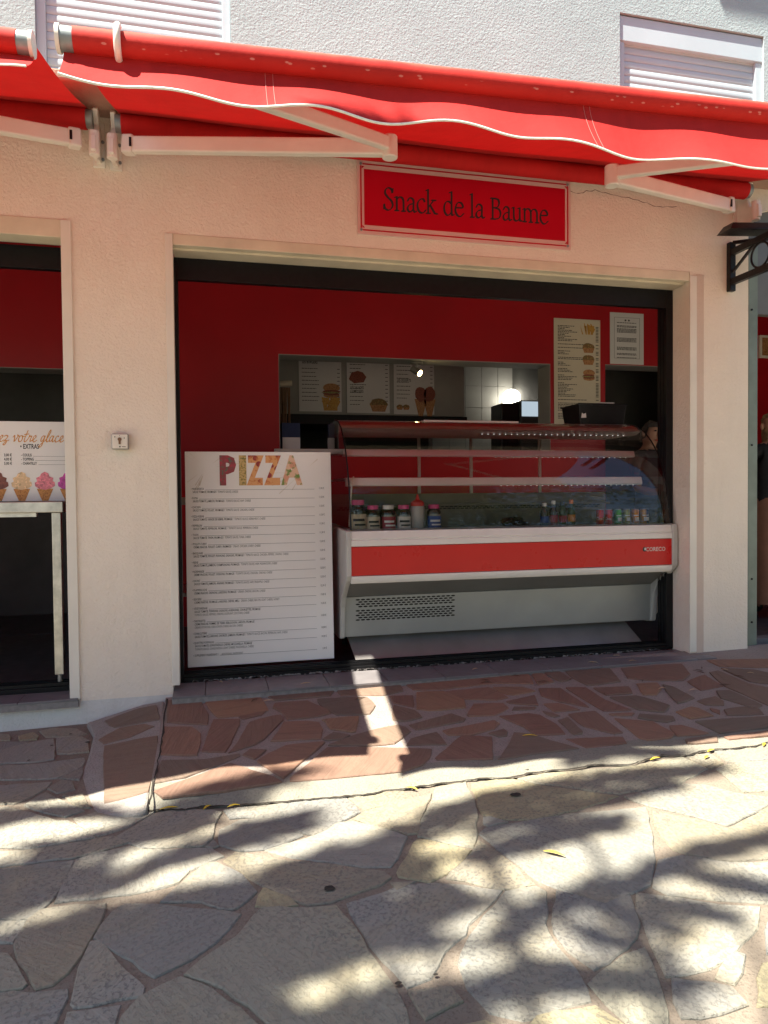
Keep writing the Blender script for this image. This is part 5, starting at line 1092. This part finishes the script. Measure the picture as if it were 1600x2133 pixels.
# ================================================================== PEOPLE
def person(label, loc, rz, hgt, top, low, skinc, hairc, hair_long=False, skirt=False, arms='down'):
    """one continuous skinned body, about 7.5 heads tall; front faces local -Y"""
    o = thing('person', label, 'person'); k = hgt/1.72
    V, Ed, Rd = [], [], []
    def v(p, r, par=None):
        V.append((p[0]*k, p[1]*k, p[2]*k)); Rd.append((r[0]*k, r[1]*k) if isinstance(r, tuple) else (r*k, r*k))
        if par is not None: Ed.append((par, len(V)-1))
        return len(V)-1
    pel = v((0, 0, .93), (.155, .11)); wai = v((0, .01, 1.08), (.135, .10), pel); che = v((0, .01, 1.27), (.16, .115), wai); col = v((0, .02, 1.41), (.10, .08), che)
    nk = v((0, .015, 1.48), .052, col); hb = v((0, -.005, 1.545), (.066, .078), nk); hm = v((0, -.005, 1.62), (.076, .095), hb); v((0, .0, 1.69), (.060, .072), hm)
    for s in (-1, 1):
        sh = v((.165*s, .02, 1.385), .062, col)
        if arms == 'down': P = [((.215*s, .02, 1.24), .047), ((.235*s, .03, 1.09), .040), ((.24*s, -.02, .97), .036), ((.245*s, -.06, .86), .026)]
        else: P = [((.22*s, -.02, 1.25), .047), ((.235*s, -.06, 1.10), .040), ((.20*s, -.20, 1.07), .036), ((.15*s, -.31, 1.08), .026)]
        q = sh
        for p_, r_ in P: q = v(p_, r_, q)
        w0 = np.array(P[-1][0]); dr = w0-np.array(P[-2][0]); dr = dr/np.linalg.norm(dr); sd_ = np.cross(dr, (1, 0, 0)); sd_ = sd_/np.linalg.norm(sd_)
        pal = v(w0+dr*.06, (.030, .018), q)
        for f_, (off, ln) in enumerate(((-.026, .070), (-.009, .080), (.009, .076), (.025, .060))):
            b0 = v(w0+dr*.10+sd_*off, .0095, pal); b1 = v(w0+dr*(.10+ln*.55)+sd_*off*1.1+np.array([-.008*s, 0, 0]), .0085, b0); v(w0+dr*(.10+ln)+sd_*off*1.1+np.array([-.024*s, 0, 0]), .007, b1)
        t0 = v(w0+dr*.045-sd_*.034, .010, pal); v(w0+dr*.085-sd_*.055+np.array([-.012*s, 0, 0]), .0085, t0)
        hp_ = v((.09*s, 0, .86), .092, pel); kn = v((.10*s, -.01, .48), .060, hp_); ca = v((.10*s, .015, .33), .056, kn); an = v((.10*s, .02, .09), .036, ca); v((.105*s, -.10, .035), (.040, .032), an)
    me = bpy.data.meshes.new('b'); me.from_pydata(V, Ed, []); ob = bpy.data.objects.new('b', me); COL.objects.link(ob)
    sk_ = ob.modifiers.new('s', 'SKIN'); sl = me.skin_vertices[0].data
    for i, r in enumerate(Rd): sl[i].radius = r; sl[i].use_root = (i == 0)
    sub = ob.modifiers.new('u', 'SUBSURF'); sub.levels = 2; sub.render_levels = 2
    dg = bpy.context.evaluated_depsgraph_get(); dg.update(); m2 = bpy.data.meshes.new_from_object(ob.evaluated_get(dg)); bpy.data.objects.remove(ob)
    m2.materials.clear()
    for m_ in (skinc, top, low, 'bin'): m2.materials.append(M[m_] if isinstance(m_, str) else m_)
    for f in m2.polygons:
        c = f.center/k; arm = abs(c.x) > .19
        f.material_index = 0 if c.z > 1.455 or (arm and (c.z < 1.13 or c.y < -.08)) else 1 if c.z > .93 else 3 if c.z < .09 else 2
        f.use_smooth = True
    bo = bpy.data.objects.new('body', m2); COL.objects.link(bo); bo.parent = o
    fc = MB(); fc.add([(-.016*k, -.092*k, 1.565*k), (.016*k, -.092*k, 1.565*k), (0, -.090*k, 1.622*k), (0, -.124*k, 1.572*k)], [(0, 1, 3), (0, 3, 2), (1, 2, 3)]); fc.build('nose', skinc, o)
    for s in (-1, 1):
        e = MB(); e.lathe([(.010*k*math.sin(t), .007*k*-math.cos(t)) for t in np.linspace(.2, 2.94, 6)], (s*.032*k, -.090*k, 1.622*k), 8); e.build('eye', 'ink', o, smooth=True)
        e = MB(); e.lathe([(.016*k*math.sin(t), .030*k*-math.cos(t)) for t in np.linspace(.2, 2.94, 7)], (s*.080*k, .004*k, 1.60*k), 8); e.build('ear', skinc, o, smooth=True)
    e = MB(); e.box(-.024*k, .024*k, -.096*k, -.08*k, 1.533*k, 1.541*k); e.build('mouth', 'casered', o)
    h = MB(); n = 22; rows = 12; L = []
    for i in range(rows+1):
        t = i/rows
        for j in range(n):
            a = 2*math.pi*j/n; back = .5+.5*math.sin(a); zlow = (1.60-(.34 if hair_long else .07)*back**.7) if back > .25 else 1.655
            ph = t*math.pi*.5; r = math.sin(ph) if t < .6 else math.sin(.6*math.pi*.5)+(t-.6)*.22
            z = 1.725-(1.725-zlow)*t**1.3; wv = .006*math.sin(9*a+14*t)
            L.append(((.088*r+wv)*math.cos(a)*k, ((.104*r+wv)*math.sin(a)+.006)*k, z*k))
    h.add(L, [(i*n+j, i*n+(j+1) % n, (i+1)*n+(j+1) % n, (i+1)*n+j) for i in range(rows) for j in range(n)]+[tuple(range(n))]); h.build('hair', hairc, o, smooth=True)
    if skirt:
        h = MB(); n = 28; L = []
        for i, (z, r) in enumerate(((1.0, .15), (.93, .175), (.75, .20), (.45, .225), (.12, .25))):
            for j in range(n): a = 2*math.pi*j/n; rr = r*(1+.05*i*.25*math.sin(8*a)); L.append((rr*math.cos(a)*k, rr*.78*math.sin(a)*k, z*k))
        h.add(L, [(i*n+j, i*n+(j+1) % n, (i+1)*n+(j+1) % n, (i+1)*n+j) for i in range(4) for j in range(n)]); h.build('skirt', low, o, smooth=True)
    o.location = loc; o.rotation_euler = (0, 0, rz); return o
skn = plain('skin', (.45, .24, .16), .5, 0, .06, 12); blk = plain('black_cloth', (.012, .012, .014), .8, 0, .2, 40); drk = plain('dark_cloth', (.03, .03, .035), .8, 0, .2, 40); brn = plain('brown_cloth', (.22, .10, .06), .75, 0, .15, 8)
q = onY(1362, 905, 1.40)
person('person in dark clothes standing behind the right end of the glass counter', (q[0]+.10, 1.60, .0105), .25, 1.70*(q[2]+.08)/1.65, drk, drk, skn, plain('grey_hair', (.06, .05, .045), .6), arms='front')
q = onY(1602, 800, 1.0)
person('person with long light brown hair, black top and brown skirt past the post', (q[0]+.03, 1.0, .0105), math.pi-.3, 1.70, blk, brn, skn, plain('light_brown_hair', (.26, .16, .08), .6, 0, .4, 30), True, True)

# ================================================================== FALLEN LEAVES
def leaf(px, py, plane, L, wid, ang, mat, label, group):
    q = onP(px, py, *plane) if plane else onP(px, py, 0.0, 0, 0); m_ = MB(); n = 7; V = []
    for i in range(n):
        t = i/(n-1); w_ = wid*math.sin(math.pi*min(1, t*1.05+.0))**.8*.5+.0006; cz = .006*math.sin(math.pi*t)
        V += [((t-.5)*L, -w_, cz), ((t-.5)*L, 0, cz*.5), ((t-.5)*L, w_, cz+.001)]
    m_.add(V, [(3*i+j, 3*i+j+1, 3*i+j+4, 3*i+j+3) for i in range(n-1) for j in range(2)])
    o = m_.build('fallen_leaf', mat, smooth=True); o.location = (q[0], q[1], q[2]+(.0115 if plane == STREET else .0075 if plane else .003)); o.rotation_euler = (0, 0, ang)
    tag(o, label, 'leaf', group)
yl = 'yellow fallen leaf caught in the crack at the foot of the terrace'
for px, py, L, a in ((352, 1690, .07, .05), (432, 1688, .045, .8), (487, 1685, .05, .15), (858, 1648, .055, -.8), (1365, 1586, .06, .2), (1481, 1569, .05, .3), (1592, 1556, .05, .7), (1473, 1583, .045, .4)):
    leaf(px, py, STREET, L, .011, a, 'leafy', yl, 'yellow leaves along the terrace crack')
leaf(1155, 1785, STREET, .075, .014, -.75, 'leafy', 'slender orange yellow leaf lying alone on a broad cream flagstone', None)
leaf(1104, 1536, TERR, .07, .010, -.3, 'leafy', 'thin yellow leaf on the shaded red paving', None)
leaf(768, 1388, None, .03, .022, .4, 'leafy', 'small bright yellow leaf in the sunlit patch by the door track', None)
for px, py, L, a in ((465, 1454, .05, .6), (530, 1462, .06, .9), (600, 1445, .06, .4), (682, 1432, .045, .3), (925, 1417, .05, .5), (1010, 1420, .06, -.4), (1013, 1425, .07, -.1), (1075, 1411, .05, -.8), (1130, 1423, .08, -.1), (1190, 1418, .05, .6), (1340, 1421, .05, .7), (1455, 1400, .06, -.5), (1462, 1394, .05, .9), (1460, 1404, .05, -1.0), (1510, 1430, .07, -.2), (1540, 1412, .06, -.9), (750, 1458, .08, .5), (1258, 1448, .04, 1.2)):
    leaf(px, py, TERR, L, .007, a, 'leafb', 'dry brown curled leaf on the shaded red paving', 'dry leaves on the terrace')
for px, py, L, a in ((560, 1463, .06, .0), (1380, 1437, .05, .0), (1445, 1440, .06, .1), (1510, 1398, .04, -.5), (1564, 1405, .04, -.5)):
    leaf(px, py, TERR, L, .010, a, 'leafp', 'pale straw coloured leaf on the shaded red paving', 'straw leaves on the terrace')
for px, py, L, a in ((460, 1422, .03, -.9), (637, 1425, .06, .1), (990, 1395, .05, .5), (1070, 1372, .05, -.7), (1235, 1381, .06, -.4), (1285, 1367, .05, -.3), (1318, 1378, .05, -.2)):
    leaf(px, py, None, L, .007, a, 'leafp', 'pale dry leaf lying on the dark sill tiles', 'dry leaves on the sill')

# ================================================================== TREES BEHIND THE VIEWER
def leafcloud(P, size, name, mat, parent, flat=.5, D=None, wr=.34):
    P = np.asarray(P); n = len(P)
    d = rng.normal(size=(n, 3)); d[:, 2] *= flat
    if D is not None: d = np.asarray(D)+d*.28
    d /= np.linalg.norm(d, axis=1)[:, None]
    u = rng.normal(size=(n, 3)); u -= (u*d).sum(1)[:, None]*d; u /= np.linalg.norm(u, axis=1)[:, None]
    s = size*rng.uniform(.7, 1.3, (n, 1)); w_ = s*wr
    V = np.stack([P-d*s*.5, P+u*w_*.5, P+d*s*.5, P-u*w_*.5], 1).reshape(-1, 3)
    me = bpy.data.meshes.new(name); me.from_pydata(V.tolist(), [], np.arange(4*n).reshape(-1, 4).tolist()); me.materials.append(M[mat])
    o = bpy.data.objects.new(name, me); COL.objects.link(o); o.parent = parent; return o
def limb(mb, a, b, r0, r1, sag=.0, n=6):
    a, b = np.array(a, float), np.array(b, float); pts = []
    for i in range(n+1):
        t = i/n; pts.append(a+(b-a)*t+np.array([0, 0, sag*math.sin(math.pi*t)])+(rng.normal(size=3)*.03*np.linalg.norm(b-a)*.3 if 0 < i < n else 0))
    mb.tube(pts, [r0+(r1-r0)*i/n for i in range(n+1)], 8)
def lift(px, py, z):
    q = onP(px, py, *STREET); t = z-q[2]; return q-SUN*t
# twigs whose shade falls across the paving: pixel streaks with width and number of leaves
ST_ = [([(-60,1850),(110,1795),(300,1728),(420,1690),(560,1640),(640,1625)], 30, 520), ([(20,1700),(150,1690),(260,1702)], 16, 110), ([(-60,1720),(60,1690)], 22, 90), ([(90,1765),(300,1750),(420,1720)], 16, 130), ([(200,1860),(340,1800),(520,1735),(640,1700)], 16, 260),
 ([(470,1760),(560,1730),(620,1720)], 26, 200), ([(540,1840),(680,1800),(830,1755),(960,1690),(1060,1655)], 26, 520), ([(640,1850),(760,1840),(860,1800)], 36, 330), ([(980,1700),(1120,1660),(1280,1620),(1480,1606)], 24, 560), ([(1010,1730),(1200,1680),(1390,1640)], 20, 420), ([(1010,1790),(1120,1745),(1270,1712)], 24, 380),
 ([(1200,1590),(1310,1570),(1420,1570)], 14, 180), ([(1060,1960),(1150,1890),(1300,1845),(1400,1805),(1500,1770),(1640,1735)], 24, 620), ([(1380,1885),(1480,1905)], 16, 150), ([(1290,1905),(1380,1930)], 14, 140), ([(1230,1945),(1330,1978)], 15, 160), ([(1500,1830),(1640,1870)], 18, 200),
 ([(1000,2070),(1120,2030),(1260,2045),(1400,2055)], 30, 560), ([(820,1950),(900,1962)], 20, 160), ([(760,1890),(880,1905)], 30, 320), ([(880,1855),(960,1880)], 20, 160), ([(930,2080),(880,2110)], 26, 160)]
blocks = [([(-80,2160),(-80,1990),(200,1900),(430,1850),(720,1905),(760,1985),(640,2030),(540,2060),(620,2160)], 5600), ([(560,1900),(720,1880),(830,1900),(800,1960),(760,1975),(700,1950)], 700), ([(740,2085),(860,2075),(980,2100),(1000,2160),(620,2160)], 1100), ([(-80,1880),(120,1830),(240,1800),(180,1850),(60,1890),(-80,1940)], 650)]
def inpoly(x, y, P):
    c = False
    for i in range(len(P)):
        (x1, y1), (x2, y2) = P[i-1], P[i]
        if (y1 > y) != (y2 > y) and x < (x2-x1)*(y-y1)/(y2-y1)+x1: c = not c
    return c
TA = thing('street_tree', 'tall leafy tree behind the viewer whose twigs shade the paving', 'tree', 'street trees')
LP = []; LS = []; LD = []; twig = MB(); base_ = np.array([-4.6, -7.4, streetz(-4.6, -7.4)-.1]); fork = np.array([-4.3, -6.9, 4.6])
mainb = [np.array([-4.3, -6.0, 6.4]), np.array([-3.0, -5.6, 6.6]), np.array([-5.2, -5.4, 6.3])]
limb(twig, base_, fork, .24, .17, 0, 10)
for mb_ in mainb: limb(twig, fork, mb_, .13, .07, .15)
for pts, wpx, num in ST_:
    h = rng.uniform(6.6, 8.2); A = [np.array(p, float) for p in pts]; seg = [np.linalg.norm(b-a) for a, b in zip(A[:-1], A[1:])]; tot = sum(seg); axis = []
    for i in range(int(num*(.62 if pts[0][0] > 900 else .8))):
        s = rng.uniform(0, tot); k = 0
        while s > seg[k] and k < len(seg)-1: s -= seg[k]; k += 1
        t = s/seg[k]; c = A[k]+(A[k+1]-A[k])*t; taper = .55+.45*math.sin(math.pi*min(1, max(0, (sum(seg[:k])+s)/tot)))
        pp = c+np.array([rng.normal()*wpx*.9, rng.normal()*wpx*.40*taper]); q_ = lift(pp[0], pp[1], h+rng.normal()*.2); LS.append(q_); v_ = A[k+1]-A[k]; v_ = v_/np.linalg.norm(v_)*12; d_ = lift(pp[0]+v_[0], pp[1]+v_[1], q_[2])-q_; LD.append(d_/np.linalg.norm(d_))
    ax = [lift(a[0], a[1], h) for a in A]; twig.tube(ax, [.010]*len(ax), 5)
    mb_ = min(mainb, key=lambda q: np.linalg.norm(q-ax[0])); limb(twig, mb_, ax[0], .035, .012, .1, 5)
for P_, num in blocks:
    xs_ = [p[0] for p in P_]; ys_ = [p[1] for p in P_]; c = 0
    while c < num:
        x, y = rng.uniform(min(xs_), max(xs_)), rng.uniform(min(ys_), max(ys_))
        if inpoly(x, y, P_) and not any((x-a)**2/(b*b)+(y-d)**2/(e*e) < 1 for a, d, b, e in ((560, 2070, 70, 30), (780, 2040, 90, 55), (330, 1890, 60, 14))): LP.append(lift(x, y, rng.uniform(6.4, 9.0))); c += 1
def shades_view(P):
    t = (P[2]+.15)/1.0; q = P+SUN*t; x, y, z = toPix((q[0], q[1], streetz(q[0], q[1])))
    if z > 0 and -150 < x < 1750 and 1450 < y < 2200: return True
    if P[1]+.215*(P[2]-3.0) > -1.9 and -3.5 < P[0]+.48*(P[2]-3) < 6: return True    # keeps awning and wall in the sun
    return False
def crown(c, r, num, hole=True):
    out = []
    cl = [np.array(c)+rng.normal(size=3)*np.array(r)*.48 for _ in range(46)]
    while len(out) < num:
        p = cl[rng.integers(len(cl))]+rng.normal(size=3)*np.array(r)*.16
        if not shades_view(p) and p[2] > 2.6: out.append(p)
    return out
LP += crown((-5.2, -7.6, 8.2), (2.6, 2.2, 1.9), 9000)
for k in range(14):
    e = fork+np.array([rng.uniform(-2.6, 1.2), rng.uniform(-2.6, .6), rng.uniform(1.8, 4.2)])
    if not shades_view(e): limb(twig, fork+rng.normal(size=3)*.2, e, .06, .015, .2)
twig.build('trunk', 'bark', TA, smooth=True); leafcloud(LP, .145, 'crown', 'foliage', TA); leafcloud(LS, .20, 'hanging_twigs', 'foliage', TA, D=LD, wr=.24)
def tree(label, x, y, h, r, num, mat):
    t = thing('street_tree', label, 'tree', 'street trees'); b = MB(); z0 = streetz(x, y)-.1; f = np.array([x+.1, y, h*.42]); limb(b, (x, y, z0), f, .2, .15, 0, 8)
    for k in range(9): a = 2*math.pi*k/9; limb(b, f, (x+math.cos(a)*r*.6, y+math.sin(a)*r*.6, h*.72+rng.uniform(-.4, .8)), .05, .012, .2)
    b.build('trunk', 'bark', t, smooth=True); leafcloud(crown((x, y, h*.62), (r, r, h*.32), int(num*1.5)), .17, 'crown', mat, t)
tree('round crowned tree across the street, seen mirrored in the counter glass', 3.2, -11.5, 6.5, 2.4, 6000, 'foliage')
tree('pale green tree across the street beside the round crowned one', 8.0, -13.0, 7.5, 2.8, 6000, 'foliage2')
tree('bushy dark tree across the street furthest along', 13.0, -11.0, 6.8, 2.6, 5000, 'foliage')
tree('spreading tree at the back of the street opposite the shop', -1.5, -15.5, 8.0, 3.0, 6000, 'foliage2')
tree('broad low tree added close behind the viewer to cut sky light on the street', 3.8, -7.6, 7.6, 2.7, 9000, 'foliage')  # unseen tree, added to cut the sky light on the shaded paving
tree('dense tree behind the viewer in the middle of the street', 0.2, -9.8, 8.4, 2.6, 8000, 'foliage2')
def shrub(label, x, y, h, r, num, mat):
    t = thing('shrub', label, 'shrub', 'shrubs across the street'); b = MB(); z0 = streetz(x, y)-.05
    for k in range(7): a = 2*math.pi*k/7; limb(b, (x, y, z0), (x+math.cos(a)*r*.6, y+math.sin(a)*r*.6, h*rng.uniform(.4, .7)), .015, .005, .1)
    b.build('stems', 'bark', t, smooth=True); P = []
    while len(P) < num:
        p = np.array([x, y, h*.55])+rng.normal(size=3)*np.array([r*.45, r*.45, h*.22])
        if z0+.1 < p[2] < h: P.append(p)
    leafcloud(P, .15, 'foliage', mat, t)
for k, (x, y, h, r, lab) in enumerate(((1.5, -12.6, 2.6, 1.5, 'rounded pale shrub across the street'), (4.6, -13.4, 3.0, 1.7, 'tall dark shrub across the street'), (7.4, -11.8, 2.4, 1.5, 'low pale shrub across the street'), (10.2, -12.4, 3.2, 1.8, 'tallest shrub across the street'), (-2.0, -13.2, 2.6, 1.6, 'shrub across the street under the spreading tree'))):
    shrub(lab, x, y, h, r, 3600, 'foliage2' if k % 2 == 0 else 'foliage')
